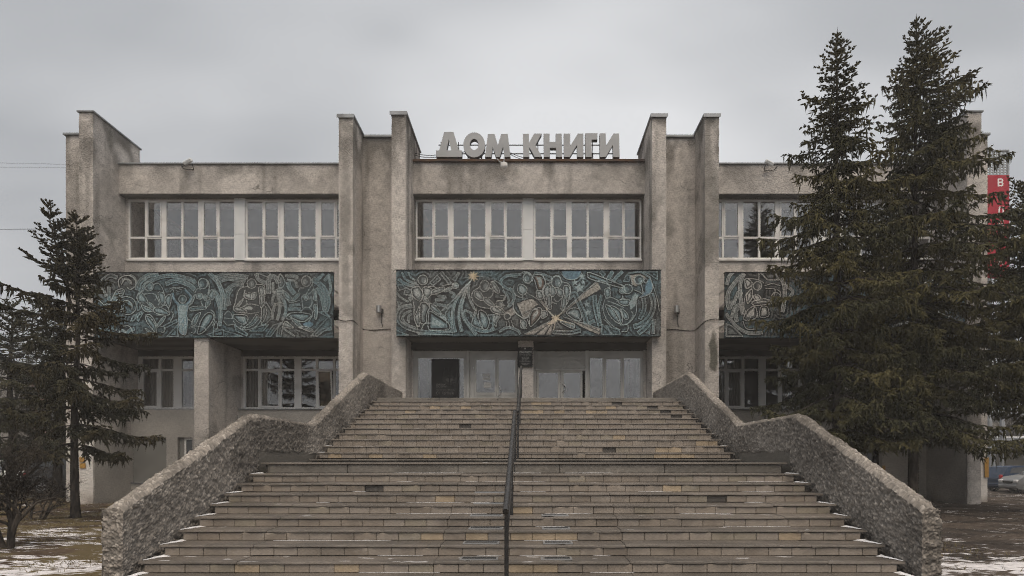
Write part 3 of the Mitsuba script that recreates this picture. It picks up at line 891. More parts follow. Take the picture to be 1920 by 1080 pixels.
Z0, Z1 = PLAT + .004, ZT(657.8, DY)
zt = ZT(671, DY)
window((dx(775), Z0, dx(874), Z1), [(dx(783.5), Z0 + .12, dx(873) - .06, zt, 0)], DY, 'shop_window', 'mat_door_frame', .12)
put('door_post', cbox(dx(874.3), dx(880.3), DY - .06, DY + .12, Z0, Z1 + .001, .008), 'mat_door_frame', bld)
put('door_frame', prism_xz(frame_poly((dx(880.5), Z0, dx(971), Z1 - .003), [(dx(889), Z0 - .1, dx(970), ZT(668, DY))]), DY + .01, DY + .12), 'mat_door_frame', bld)


def door(x0, x1, g0, g1, gt, gb, top, handle=None, hinge=None):
    k = put('door', prism_xz(frame_poly((x0, Z0 + .01, x1, top), [(g0, gb, g1, gt)]), DY - .02, DY + .04), 'mat_door_frame', bld)
    put('pane', prism_pane(g0, g1, gb, gt, DY + .005), 'mat_glass', k)
    put('panel_rail', prism_xz(frame_poly((x0 + .05, Z0 + .06, x1 - .05, gb - .07), [(x0 + .085, Z0 + .09, x1 - .085, gb - .10)]), DY - .032, DY - .021), 'mat_door_frame', k)
    if handle:
        hx, z0, z1, d = handle
        put('handle', tube(curve([(hx, DY - .02, z0), (hx + d * .3, DY - .1, z0), (hx + d, DY - .12, z0 + .08), (hx + d, DY - .12, z1 - .08), (hx + d * .3, DY - .1, z1), (hx, DY - .02, z1)], 5), .016, 8), 'mat_steel', k)
    if hinge is not None:
        for z in (Z0 + .45, ZT(696 if top < ZT(690, DY) else 690, DY)):
            put('hinge', cylinder_y(hinge, DY - .045, DY - .0, z, .02, 8), 'mat_steel', k)
    return k


dtop = ZT(668.3, DY)
door(dx(889.3), dx(930.5), dx(893.3), dx(928), ZT(674.5, DY), ZT(736, DY), dtop, hinge=dx(888))
door(dx(931), dx(969.8), dx(935.4), dx(966), ZT(674.5, DY), ZT(736, DY), dtop, handle=(dx(934), ZT(742, DY), ZT(724.5, DY), .08))
# right of the column: roller shutter half down over a pair of doors, then a three light window
sx0, sx1 = dx(1003), dx(1098)
n = 22
zs = np.linspace(ZT(692.5, DY), ZT(659, DY), n + 1)
shp = []
for a, b in zip(zs, zs[1:]):
    shp += [(DY - .05, a), (DY - .068, a + .3 * (b - a)), (DY - .068, a + .75 * (b - a)), (DY - .05, b - .002)]
put('roller_shutter', prism_yz(Polygon(shp + [(DY - .03, zs[-1]), (DY - .03, zs[0])]), sx0, sx1), 'mat_door_frame', bld, label='ribbed roller shutter lowered halfway over the right doors')
put('shutter_rail', cat([cbox(sx0, sx1, DY - .075, DY - .02, ZT(695.5, DY), ZT(692.6, DY), .008)]), 'mat_door_frame', bld)
put('door_post', cbox(sx0 - .06, sx0 + .05, DY - .03, DY + .12, Z0, Z1, .006), 'mat_door_frame', bld)
put('door_post', cbox(sx1 - .02, sx1 + .10, DY - .08, DY + .12, Z0, Z1, .006), 'mat_door_frame', bld)
door(dx(1006.5), dx(1050.5), dx(1010.5), dx(1046), ZT(699, DY), Z0 + .16, ZT(664, DY), hinge=dx(1005.5))
door(dx(1051), dx(1092), dx(1057), dx(1088), ZT(699, DY), Z0 + .16, ZT(664, DY), handle=(dx(1054.5), ZT(734.5, DY), ZT(720.5, DY), .09), hinge=dx(1094))
window((dx(1104), Z0, dx(1206), Z1), [(dx(1104.5) + .03, Z0 + .12, dx(1130), zt, 0), (dx(1136.5), Z0 + .16, dx(1163.5), ZT(673, DY), 1), (dx(1170), Z0 + .12, dx(1201), zt, 0)], DY, 'shop_window', 'mat_door_frame', .12)
wall(box(-3.88, dx(774.8), DY - .05, DY + .3, PLAT, ZT(657.5, DY)), 'mat_plaster', 'entrance_jamb')
wall(box(dx(1206.2), 3.8, DY - .05, DY + .3, PLAT, ZT(657.5, DY)), 'mat_plaster', 'entrance_jamb')

# poster, notices
X0, X1, PYY = dx(809), dx(861), DY - .012
post = thing('poster', 'tall black exhibition poster with a bare glowing tree, standing in the left shop window', 'poster')
put('sheet', box(X0, X1, PYY - .006, PYY, Z0 + .02, ZT(673, DY)), 'mat_board_black', post)


def flat_text(text, x, z, h, y, mat, parent, name='lettering', bold=False, centre=False, width=None):
    m = meshkit.text_mesh(text, h, .002, bold)
    v = m.vertices.copy()
    w = v[:, 0].max() - v[:, 0].min()
    s = (width / w) if width else 1.0
    xo = x - (w * s / 2 if centre else 0)
    out = trimesh.Trimesh(np.c_[xo + (v[:, 0] - v[:, 0].min()) * s, y - v[:, 2], z + v[:, 1]], m.faces, process=False)
    return put(name, out, mat, parent)


diffuse('mat_poster_glow', (.085, .085, .082))
diffuse('mat_poster_haze', (.042, .042, .042))
diffuse('mat_poster_type', (.15, .15, .148))
gcx, gcz = dx(843), ZT(708, DY)
for r_, mm, dz_ in ((.20, 'mat_poster_haze', .001), (.10, 'mat_poster_glow', .002)):
    blobp = Polygon([(gcx + r_ * (1.2 + .12 * math.sin(3 * t)) * math.cos(t), gcz - .08 + r_ * (.72 + .1 * math.cos(4 * t)) * math.sin(t)) for t in np.linspace(0, 6.28, 60)[:-1]])
    put('print', prism_xz(blobp, PYY - .0065 - dz_, PYY - .006), mm, post)
tree_lines = [LineString([(gcx, gcz - .32), (gcx, gcz + .02)]).buffer(.018)]
for a_, l_ in ((2.6, .34), (2.1, .4), (1.6, .42), (1.1, .36), (.6, .34), (.3, .26)):
    tree_lines.append(LineString([(gcx, gcz - .05), (gcx + l_ * .5 * math.cos(a_), gcz + l_ * .35 * math.sin(a_) + .04), (gcx + l_ * math.cos(a_), gcz + l_ * math.sin(a_))]).buffer(.013))
put('print', prism_xz(unary_union(tree_lines), PYY - .0095, PYY - .006), 'mat_board_black', post)
flat_text('Николай', dx(818), ZT(722, DY), .055, PYY - .007, 'mat_poster_type', post, 'lettering')
flat_text('ОСОКА', dx(818), ZT(726.3, DY), .075, PYY - .007, 'mat_poster_type', post, 'lettering')
flat_text('ФОТОВЫСТАВКА', dx(818), ZT(732, DY), .03, PYY - .007, 'mat_poster_type', post, 'lettering', width=.6)
flat_text('ОТ', dx(818), ZT(739.5, DY), .085, PYY - .007, 'mat_poster_type', post, 'lettering')
flat_text('НАЧАЛА', dx(830), ZT(739.5, DY), .085, PYY - .007, 'mat_poster_type', post, 'lettering', width=.36)
for i, (a, b, c, d, lab) in enumerate(((905, 918, 700.5, 706, 'upper small pale notice taped on the left entrance door'), (905, 919, 708, 712, 'narrow pale notice strip taped between two others on the entrance door'),
                                       (907, 921, 717.5, 727, 'largest pale paper notice, lowest on the left entrance door'))):
    nk = thing('notice', lab, 'notice')
    put('sheet', box(dx(a), dx(b), DY - .0225, DY - .0205, ZT(d, DY), ZT(c, DY)), 'mat_paper', nk)
    for q in range(2):
        zz = ZT(c + (d - c) * (.3 + .35 * q), DY)
        put('print', box(dx(a + 1.5), dx(b - 1.5 - q), DY - .0235, DY - .0226, zz - .006, zz + .006), 'mat_grey_board', nk)
# information board on the column
ib = thing('information_board', 'black information board with white lettering on the column between the entrance doors', 'sign')
IY = 20.52
bx0, bx1, bz0, bz1 = ax(970.6, IY), ax(998.6, IY), ZT(688.5, IY), ZT(651, IY)
put('board', cbox(bx0, bx1, IY, IY + .035, bz0, bz1, .004), 'mat_board_black', ib)
cxm = (bx0 + bx1) / 2
w_ = bx1 - bx0
flat_text('ДОМ КНИГИ', cxm, ZT(661.8, IY), .06, IY - .001, 'mat_print', ib, 'lettering', True, True, w_ * .84)
put('emblem', prism_xz(unary_union([sbox(cxm - .028, ZT(654.7, IY), cxm - .003, ZT(652.3, IY)), sbox(cxm + .003, ZT(654.7, IY), cxm + .028, ZT(652.3, IY))]), IY - .003, IY - .0005), 'mat_print', ib)
flat_text('Часы работы', cxm, ZT(670.6, IY), .026, IY - .001, 'mat_print', ib, 'lettering', False, True, w_ * .48)
bars = [sbox(cxm - w_ * .39, ZT(667.6, IY), cxm + w_ * .39, ZT(667.3, IY))]
r_ = random.Random(3)
for py_, ww in ((663.6, .56), (665.2, .7), (672.4, .4), (675, .5), (677.3, .76), (681.2, .52), (683.2, .34)):
    x = cxm - w_ * ww / 2
    while x < cxm + w_ * ww / 2:
        l = r_.uniform(.006, .02)
        bars.append(sbox(x, ZT(py_ + .45, IY), x + l, ZT(py_ - .45, IY)))
        x += l + r_.choice([.004, .004, .012])
put('small_print', prism_xz(unary_union(bars), IY - .003, IY - .0005), 'mat_paper', ib)
# ochre markings on the plinth
for px_, py0, py1, w_, yy, lab in ((154, 857, 867, 10, 19.985, 'upper ochre survey mark painted on the foot of the left end pier'), (155, 868.5, 878, 11, 19.985, 'lower ochre survey mark painted on the foot of the left end pier'),
                                   (1655.5, 873, 883.5, 8.5, 22.03, 'small ochre mark painted on the grey plinth behind the right spruces'), (1850, 858, 895, 7.5, 21.17, 'tall ochre strip painted on the right corner of the building')):
    one('wall_mark', cbox(ax(px_ - w_ / 2, yy), ax(px_ + w_ / 2, yy), yy - .012, yy + .006, ZT(py1, yy), ZT(py0, yy), .003), 'mat_ochre', lab, 'painted mark')

# ------------------------------------------------------------------ roof letters
LET_Y0, LET_Y1 = 21.4, 21.6
sign = thing('roof_sign', 'large grey three dimensional letters of the shop name standing on the roof edge', 'sign')
LET = [('Д', [[(88, 262), (118, 262), (165, 88), (254, 88), (306, 262), (334, 262), (334, 324), (88, 324)], [(187, 262), (210, 155), (233, 262)]]),
       ('О', None),
       ('М', [[(552, 325), (580, 107), (643, 107), (674, 212), (706, 107), (768, 107), (795, 325), (738, 325), (724, 225), (692, 325), (657, 325), (625, 228), (612, 325)]]),
       ('К', [[(911, 106), (969, 106), (969, 190), (1018, 103), (1090, 103), (1029, 213), (1094, 325), (1024, 325), (973, 233), (973, 325), (914, 325)]]),
       ('Н', [[(1107, 104), (1165, 104), (1165, 182), (1222, 182), (1222, 104), (1280, 104), (1284, 325), (1226, 325), (1226, 238), (1168, 238), (1168, 325), (1110, 325)]]),
       ('И', [[(1299, 104), (1360, 104), (1360, 220), (1433, 103), (1484, 103), (1486, 325), (1427, 325), (1424, 210), (1356, 325), (1301, 325)]]),
       ('Г', [[(1503, 99), (1618, 99), (1618, 160), (1563, 160), (1563, 325), (1505, 325)]]),
       ('И', [[(1639, 100), (1697, 100), (1699, 218), (1770, 102), (1822, 102), (1829, 325), (1768, 325), (1764, 210), (1696, 325), (1642, 325)]])]


def let_pt(c):
    return ax(800 + c[0] / 5.0526, LET_Y0), ZT(230 + c[1] / 5.0526, LET_Y0)


words = {'Д': 'letter_de', 'О': 'letter_o', 'М': 'letter_em', 'К': 'letter_ka', 'Н': 'letter_en', 'И': 'letter_i', 'Г': 'letter_ge'}
base_z = EYE + 9.957 + .055
for ch, loops in LET:
    if loops is None:
        t = np.linspace(0, 2 * np.pi, 49)[:-1]
        outer = Polygon([let_pt((450 + 103 * math.cos(a), 210 + 118 * math.sin(a))) for a in t])
        shape = outer.difference(Polygon([let_pt((450 + 41 * math.cos(a), 206 + 52 * math.sin(a))) for a in t]))
    else:
        shape = Polygon([let_pt(c) for c in loops[0]])
        for h in loops[1:]:
            shape = shape.difference(Polygon([let_pt(c) for c in h]))
    k = put(words[ch], prism_xz(shape, LET_Y0 + .012, LET_Y1), 'mat_letter_side', sign)
    put('face', prism_xz(shape, LET_Y0, LET_Y0 + .011), 'mat_letter_face', k)
    x0, _, x1, _ = shape.bounds
    zb = shape.bounds[1]
    for xx in (x0 + .14, x1 - .14):
        put('stand', cat([tube([(xx, LET_Y1 - .05, base_z - .02), (xx, LET_Y1 - .05, zb + .2)], .014, 6), tube([(xx, LET_Y1 + .5, base_z - .02), (xx, LET_Y1, zb + .6)], .014, 6)]), 'mat_black_metal', k)
fr = [tube([(ax(822, 21.65), 21.66, ZT(272, 21.65)), (ax(1158, 21.65), 21.66, ZT(272, 21.65))], .018, 6), tube([(ax(822, 21.65), 21.66, ZT(288, 21.65)), (ax(1158, 21.65), 21.66, ZT(288, 21.65))], .018, 6)]
put('rear_frame', cat(fr), 'mat_black_metal', sign)
for (p0, p1, sag, lab) in (((778, 287), (822, 290), .05, 'upper of the two black cables running from the pillar to the first roof letter'), ((778, 291), (822, 294), .05, 'lower of the two black cables running from the pillar to the first roof letter'),
                           ((956, 286), (984, 296), .02, 'upper of the two black cables sloping down between the two words on the roof'), ((956, 289), (980, 299), .02, 'lower of the two black cables sloping down between the two words on the roof'),
                           ((866, 286), (884, 281), 0, 'very short black cable between the first and the second roof letter')):
    one('sign_cable', wire([(ax(p0[0], 21.55), 21.55, ZT(p0[1], 21.55)), (ax(p1[0], 21.55), 21.55, ZT(p1[1], 21.55))], .011, sag), 'mat_cable', lab, 'cable', 'cables between the roof letters')

# ------------------------------------------------------------------ lamps and cables on the front
lt = thing('camera_dome', 'small grey dome hanging on a bent arm under the letters at the roof edge', 'security camera')
CY = 20.95
cx_, cz_ = ax(945, CY), ZT(312, CY)
a_ = np.linspace(0, np.pi / 2, 6)
prof_ = [(.0, -.09)] + [(.115 * math.cos(t), -.09 * math.sin(t) - .02 + .02) for t in a_[::-1]] + [(.115, .02), (.115, .10), (.07, .125), (.03, .14), (0, .14)]
put('housing', trimesh.creation.revolve(np.array(prof_[::-1]), sections=20).apply_translation((cx_, CY, cz_)), 'mat_upvc', lt, smooth=40)
put('arm', tube(curve([(ax(929, 21.2), 21.2, ZT(300, 21.2)), (ax(932, CY), CY, ZT(298, CY)), (ax(938, CY), CY, ZT(304, CY)), (cx_ - .02, CY, cz_ + .13)], 5), .016, 6), 'mat_steel', lt)
put('stem', tube([(cx_, CY, cz_ + .13), (cx_, CY, cz_ + .3)], .012, 6), 'mat_steel', lt)


def flood(px_, py_, flip, label):
    y = 21.12
    k = thing('floodlight', label, 'floodlight', None)
    x, z = ax(px_, y), ZT(py_, y)
    head = cbox(-.15, .15, -.06, .06, -.055, .055, .02)
    R = trimesh.transformations.rotation_matrix(math.radians(-24 * flip), (0, 1, 0))
    head.apply_transform(R)
    head.apply_transform(trimesh.transformations.rotation_matrix(math.radians(25), (1, 0, 0)))
    head.apply_translation((x, y - .12, z + .03))
    put('head', head, 'mat_upvc_panel', k)
    put('bracket', tube(curve([(x + .02 * flip, y + .1, z - .14), (x + .13 * flip, y - .02, z - .16), (x + .12 * flip, y - .1, z - .02)], 5), .014, 6), 'mat_cable', k)
    put('cable', wire([(x - .35 * flip, y + .12, z + .02), (x - .2 * flip, y + .08, z - .12), (x + .08 * flip, y + .1, z - .13)], .011), 'mat_cable', k)


flood(356, 308, 1, 'small tilted floodlight on the roof edge above the left windows')
flood(1440, 310, -1, 'small tilted floodlight on the roof edge beside the top of the right spruce')
for px_, lab in ((710.5, 'grey cylindrical wall lamp in the niche left of the entrance'), (1268.5, 'grey cylindrical wall lamp in the niche right of the entrance')):
    k = thing('wall_lamp', lab, 'wall lamp')
    x, z, y = ax(px_, 21.05), ZT(580, 21.05), 21.03
    put('shade', trimesh.creation.revolve(np.array([(.0, -.115), (.075, -.115), (.09, -.11), (.09, .115), (.08, .12), (0, .12)]), sections=20).apply_translation((x, y, z)), 'mat_steel', k, smooth=40)
    put('back_plate', cbox(x + .04, x + .12, y + .05, 21.21, z - .12, z + .04, .01), 'mat_black_metal', k)
    one('wall_cable', wire([(x + .05, 21.17, z - .12), (x + .06, 21.18, z - .4), (x + .1, 21.185, z - .55)], .011), 'mat_cable', ('black cable dropping from the wall lamp left of the entrance' if px_ < 994 else 'black cable dropping from the wall lamp right of the entrance'), 'cable')


def wpt(px_, py_, y):
    return (ax(px_, y), y, ZT(py_, y))


one('wall_cable', wire([wpt(628, 597, 19.96), wpt(645, 602, 19.97), wpt(661, 601, 19.965), wpt(668, 606, 20.4), wpt(680, 617, 21.15), wpt(700, 619, 21.17), wpt(714, 618, 21.17), wpt(733, 617, 21.16)], .014), 'mat_cable', 'black cable sagging across the niche left of the entrance', 'cable')
one('wall_cable', wire([wpt(1240, 617, 21.16), wpt(1266, 618, 21.17), wpt(1290, 620, 21.17), wpt(1303, 619, 21.1), wpt(1322, 603, 19.97), wpt(1336, 599, 19.96), wpt(1352, 598, 19.96)], .014), 'mat_cable', 'black cable sagging across the niche right of the entrance', 'cable')

# ------------------------------------------------------------------ handrail
HX = -.225
hr = thing('handrail', 'black steel handrail running up the middle of both flights of stairs', 'handrail')


def bar(a, b, r=.024, n=10):
    return tube([(HX, *a), (HX, *b)], r, n)


L0, L1 = (6.02, EYE - .42), (9.36, EYE + .72)
U0, U1 = (11.55, EYE + .885), (16.2, EYE + 2.40)
put('rail', cat([bar(L0, L1, .03), bar((5.9, L0[1] - .045), L0, .03)]), 'mat_black_metal', hr, smooth=40)
put('rail', cat([bar(U0, U1, .03), bar(U1, (16.6, U1[1]), .03)]), 'mat_black_metal', hr, smooth=40)
for y, z0, z1 in ((6.1, low_z(-1), L0[1] + .02), (7.75, low_z(3), EYE + .16), (9.34, low_top, L1[1] - .01), (11.6, LAND_Z, U0[1] + .01), (13.8, up_z(5), EYE + 1.615), (16.3, PLAT, U1[1])):
    put('post', bar((y, z0), (y, z1), .022), 'mat_black_metal', hr, smooth=40)
put('lower_bar', bar((6.1, L0[1] - .32), (9.34, L1[1] - .38), .016), 'mat_black_metal', hr, smooth=40)
put('lower_bar', bar((11.6, U0[1] - .4), (16.3, U1[1] - .42), .016), 'mat_black_metal', hr, smooth=40)
put('link', bar((9.36, L1[1]), (11.6, EYE + .86), .018), 'mat_black_metal', hr, smooth=40)

# ------------------------------------------------------------------ mosaics


def pts(s):
    return [tuple(float(v) for v in t.split(',')) for t in s.split()]


def band(s, w0, w1=None, w2=None):
    p = curve(pts(s), 5)
    t = np.linspace(0, 1, len(p))
    w1 = w0 if w1 is None else w1
    w = np.interp(t, [0, 1], [w0, w1]) if w2 is None else np.interp(t, [0, .5, 1], [w0, w1, w2])
    g = np.gradient(p, axis=0)
    n = np.c_[-g[:, 1], g[:, 0]] / (np.linalg.norm(g, axis=1, keepdims=True) + 1e-9)
    quads = [Polygon([p[i] - n[i] * w[i] / 2, p[i + 1] - n[i + 1] * w[i + 1] / 2, p[i + 1] + n[i + 1] * w[i + 1] / 2, p[i] + n[i] * w[i] / 2]).buffer(.8) for i in range(len(p) - 1)]
    return unary_union([q if q.is_valid else q.buffer(0) for q in quads])


def line(s, w=8.5, close=False):
    p = closed_curve(pts(s), 5) if close else curve(pts(s), 5)
    if close:
        p = np.vstack([p, p[:1]])
    return LineString(p).buffer(w / 2, quad_segs=2, cap_style='flat' if not close else 'round')


def blob_(s):
    return Polygon(closed_curve(pts(s), 5)).buffer(0)


def ell(x, y, rx, ry):
    return affinity.scale(Point(x, y).buffer(1, quad_segs=6), rx, ry)


class Mosaic:
    """a flat mosaic drawn in its own units; each class of stones is one inlay, a few millimetres proud of the one below"""
    ORDER = [('echo', 'echo', .002), ('gap', 'gap', .003), ('wave', 'wave', .004), ('blue_field', 'blue', .005), ('ray', 'warm', .006), ('figure', 'body', .009), ('gap_dark', 'gap', .0095), ('brown_figure', 'brown', .010), ('modelling', 'mid', .012),
             ('child', 'blue', .012), ('crease', 'gap', .0135), ('highlight', 'light', .015), ('gold_star', 'gold', .017), ('outline', 'line', .019)]

    def __init__(self):
        self.c = {k: [] for k, _, _ in self.ORDER}
        self.tr = lambda g: g

    def add(self, k, g):
        self.c[k].append(self.tr(g if g.is_valid else g.buffer(0)))

    def wave(self, s, w0, w1=None, w2=None, edge=True):
        w0, w1, w2 = w0 * 1.1, None if w1 is None else w1 * 1.1, None if w2 is None else w2 * 1.1
        g = band(s, w0, w1, w2)
        self.add('wave', g)
        if edge and w0 > 20:
            if max(w0, w1 or 0) >= 50:
                self.add('crease', band(s, w0 * .16, (w1 if w1 is not None else w0) * .16, None if w2 is None else w2 * .16))
        if edge:
            self.add('highlight', g.buffer(-2).boundary.buffer(3.3, quad_segs=1))

    def field(self, s, k='wave'):
        g = Polygon(pts(s)).buffer(0)
        self.add(k, g)
        if k == 'wave':
            self.add('highlight', g.boundary.buffer(3.0, quad_segs=1))
            self.add('crease', g.buffer(-20).boundary.buffer(5, quad_segs=1))

    def line(self, s, w=8.5, close=False):
        self.add('outline', line(s, w, close))

    def muscle(self, s, k='modelling', w=8.5):
        g = blob_(s)
        self.add('figure', g)
        d = math.sqrt(g.area)
        self.add(k, g.buffer(-.14 * d))
        m = g.buffer(-.25 * d)
        if not m.is_empty:
            self.add('highlight', affinity.translate(m, -.02 * d, -.03 * d))

        self.add('gap_dark', g.buffer(14))
        self.add('outline', g.exterior.buffer(w / 2, quad_segs=2))

    def body(self, s):
        self.add('figure', blob_(s))

    def head(self, x, y, rx, ry, face=1, w=9):
        g = ell(x, y, rx, ry)
        self.add('figure', g)
        self.add('outline', g.exterior.buffer(w / 2, quad_segs=2))
        self.add('modelling', ell(x + face * rx * .25, y + ry * .12, rx * .55, ry * .62))
        self.add('highlight', ell(x + face * rx * .45, y + ry * .3, rx * .2, ry * .22))
        self.add('outline', line(f'{x+face*rx*.15},{y-ry*.2} {x+face*rx*.5},{y-ry*.15} {x+face*rx*.62},{y+ry*.25} {x+face*rx*.4},{y+ry*.3}', 5))
        self.add('outline', line(f'{x+face*rx*.2},{y+ry*.55} {x+face*rx*.6},{y+ry*.52}', 5))

    def star(self, x, y, r, k='highlight', n=5, inner=.4, rot=-90):
        p = []
        for i in range(2 * n):
            q = r if i % 2 == 0 else r * inner
            a = math.radians(rot + i * 180 / n)
            p.append((x + q * math.cos(a), y + q * math.sin(a)))
        self.add(k, Polygon(p))


def crop(ox, oy, s, y):
    """from drawing units to metres on the face of a panel that stands at distance y"""
    a = y / 1200
    return lambda g: affinity.affine_transform(g, [a / s, 0, 0, -a / s, (ox - 994) * a, EYE + (865 - oy) * a])


# middle mosaic
m = Mosaic()
MID_Y = 19.75
m.tr = crop(740, 500, 7.3846, MID_Y)
for s, w in (('50,170 150,240 260,270 330,262', 34), ('100,80 150,170 240,222 310,225', 22), ('190,78 215,140 280,185', 18), ('20,350 90,430 190,490', 20), ('40,600 110,550 235,530', 30),
             ('240,545 120,570 60,640 50,730 110,810 240,870 420,905 800,925', 46), ('230,610 150,650 110,720 170,800 290,850', 26), ('240,650 190,700 200,780', 22), ('640,80 720,170 770,240', 46),
             ('560,460 690,458', 34), ('540,515 620,530 730,548', 34), ('1020,250 1030,420 1110,600', 26), ('1750,110 1600,120 1500,160 1470,220 1520,280 1590,320', 30),
             ('1590,300 1650,380 1640,480 1570,560', 34), ('1540,120 1700,140', 26), ('1500,330 1570,420 1575,520', 22), ('950,620 1000,760 1110,860 1250,900 1390,862', 34), ('760,350 830,380 790,430', 24),
             ('1450,900 1560,842 1700,882 1740,935', 30), ('1380,700 1370,800 1330,880', 18), ('960,600 1050,640 1060,700', 22)):
    m.wave(s, w)
for s in ('30,250 110,250 160,300 70,330', '150,280 235,330 225,400 125,390', '40,480 110,500 50,560', '300,905 800,915 800,945 330,945', '10,870 80,900 200,950 10,950', '480,230 590,110 640,180 540,260',
          '880,75 800,180 840,205 905,90', '570,390 700,400 720,440 600,420', '990,600 1110,650 1080,700', '1280,670 1370,660 1360,800 1320,780', '190,430 240,400 220,490', '760,560 800,520 780,890 730,900 700,640'):
    m.field(s)
m.field('1080,170 1000,240 800,470 650,610 700,600 860,480', 'wave')
for s, a, b in (('1060,200 930,330 830,520 800,720 830,910', 8, 56), ('1050,240 980,330 920,480 890,620 895,750 930,900', 6, 40), ('1000,330 960,450 930,580 950,700 1040,830 1130,945', 8, 44)):
    m.wave(s, a, b)
    m.line(s, 7)
m.line('1078,172 800,470 650,610', 8)
# kneeling man with the outstretched arm
m.body('240,340 330,270 500,290 510,400 500,520 480,700 440,780 370,850 300,800 260,700 260,520')
m.muscle('245,300 330,275 385,350 390,410 350,480 270,430 238,370')
m.muscle('395,290 500,300 512,370 450,445 400,400')
m.muscle('520,330 600,300 690,285 665,340 560,382 510,382')
m.muscle('685,330 740,290 805,282 770,325 700,352')
m.muscle('800,240 850,225 885,255 875,292 820,302')
m.muscle('380,405 440,430 492,500 470,520 400,470')
m.muscle('490,510 560,540 645,640 620,665 520,600 488,560')
m.muscle('625,650 720,690 715,742 650,702', w=6)
m.muscle('360,510 430,500 482,560 470,600 440,680 440,770 370,790 345,700 350,600')
m.muscle('300,640 345,560 345,820 300,790 270,700')
m.muscle('490,620 600,680 740,780 750,870 560,880 470,860 470,700')
m.head(390, 185, 68, 68)
for s in ('460,280 520,272 600,300', '650,270 760,245 850,262', '240,340 250,450 270,560 270,700 320,860', '370,870 420,790 560,792 660,850', '810,240 870,238', '810,262 875,262', '640,690 700,720'):
    m.line(s)
# man bending over the jet of water
m.body('1190,280 1100,330 1065,400 1090,480 1150,560 1330,580 1380,500 1365,340 1300,290')
m.muscle('1110,350 1180,350 1235,440 1200,472 1120,422')
m.muscle('1225,440 1290,440 1382,530 1370,562 1270,512')
m.muscle('1330,572 1390,550 1510,640 1510,662 1420,652 1350,622')
m.muscle('1160,640 1190,600 1260,640 1312,740 1290,850 1240,872 1180,790')
m.muscle('1120,600 1150,700 1220,852 1090,820 1070,760')
m.muscle('1390,660 1460,690 1410,770 1412,832 1378,790')
m.muscle('1330,230 1380,220 1452,330 1430,372 1370,322')
m.head(1245, 270, 66, 76)
m.head(1450, 515, 48, 48, w=7)
m.add('figure', ell(1560, 690, 44, 42))
m.add('outline', ell(1560, 690, 44, 42).exterior.buffer(4))
for s in ('1190,280 1100,330 1065,400 1090,480 1150,540 1230,570 1330,580', '1310,290 1365,340 1340,412 1300,432', '1380,550 1460,560 1545,645', '1330,210 1400,200 1480,270 1530,380 1520,460 1450,472', '1400,480 1480,480 1505,560 1450,605',
          '1460,400 1520,410 1500,470', '1130,570 1125,640 1070,760', '1540,760 1560,860', '1580,750 1600,860', '1610,740 1650,850', '1480,520 1530,540'):
    m.line(s)
m.field('1690,510 1880,460 1960,600 1780,710', 'ray')
m.field('1520,640 1640,560 1690,640 1560,720', 'ray')
m.muscle('1740,760 1790,740 1830,790 1800,860 1750,840')
m.line('1640,500 1660,620 1790,720 1840,690', 14)
m.line('1700,505 1780,700', 7)
# gold star
m.star(1088, 135, 84, 'gold_star', 9, .42, -80)
for a, l in ((-95, 75), (-30, 125), (0, 175), (35, 80), (170, 205), (205, 105), (150, 110), (80, 90), (-140, 90)):
    c_, s_ = math.cos(math.radians(a)), math.sin(math.radians(a))
    m.add('highlight', Polygon([(1088 - s_ * 9, 135 + c_ * 9), (1088 + c_ * l, 135 + s_ * l), (1088 + s_ * 9, 135 - c_ * 9)]))
m.tr = crop(980, 500, 7.1111, MID_Y)
for s, w in (('150,100 260,120 380,170', 60), ('610,420 690,360 740,460 820,640 850,760', 60), ('960,380 970,560 1030,790', 50), ('1050,380 1010,560 1035,750', 30), ('1610,420 1620,560 1560,700', 48), ('1715,360 1745,500 1700,660 1580,770 1480,800', 60),
             ('1725,690 1650,800 1540,890', 54), ('1750,700 1740,895', 36), ('1040,60 1090,120', 46), ('1200,65 1140,170 1190,192', 44), ('1330,65 1250,140 1215,190', 36), ('1400,95 1560,72 1700,150', 16), ('400,870 620,880 770,850', 50),
             ('880,760 960,720', 40), ('1520,800 1600,740', 40)):
    m.wave(s, w)
for s in ('1600,68 1800,68 1800,180 1700,110', '1060,760 1195,905 1050,905', '1100,780 1285,840 1305,905 1200,905', '0,330 60,400 60,430 0,440', '1640,880 1700,850 1690,905', '1340,200 1380,110 1440,120 1420,200'):
    m.field(s)
m.add('blue_field', ell(650, 50, 130, 128).intersection(sbox(450, 58, 850, 300)))
m.line('508,80 560,150 650,178 740,150 790,80', 7)
m.add('blue_field', blob_('1700,150 1730,270 1680,370 1560,412 1630,330 1640,230'))
m.line('1690,130 1732,270 1680,372 1555,414', 8)
for x, y, r in ((760, 285, 80), (695, 212, 50), (790, 135, 52), (806, 208, 36), (855, 500, 50), (872, 612, 54)):
    m.star(x, y, r, rot=-95)
for s in ('480,660 560,580 990,190 1060,290 700,490 560,612', '430,682 210,450 20,330 110,325 300,500 455,662', '540,668 700,720 1040,830 1020,905 880,850 640,722', '370,720 20,905 150,905 350,762', '345,770 185,905 285,905 372,780', '385,770 310,905 375,905 402,770',
          '0,460 130,430 210,500 0,620', '0,690 60,620 190,540 210,570 60,690'):
    m.field(s, 'ray')
for s in ('470,670 700,440 980,230', '560,590 720,440', '440,680 260,480 100,370', '160,900 350,770', '560,685 800,770 1030,870', '0,640 200,520'):
    m.add('figure', line(s, 8))
for s in ('470,660 560,575 990,188', '430,682 210,448 20,330', '540,668 700,718 1040,828', '370,720 20,900'):
    m.line(s, 6)
m.star(440, 690, 62, 'gold_star', 9, .4)
m.add('gold_star', Polygon(pts('330,770 400,700 420,760 370,770')))
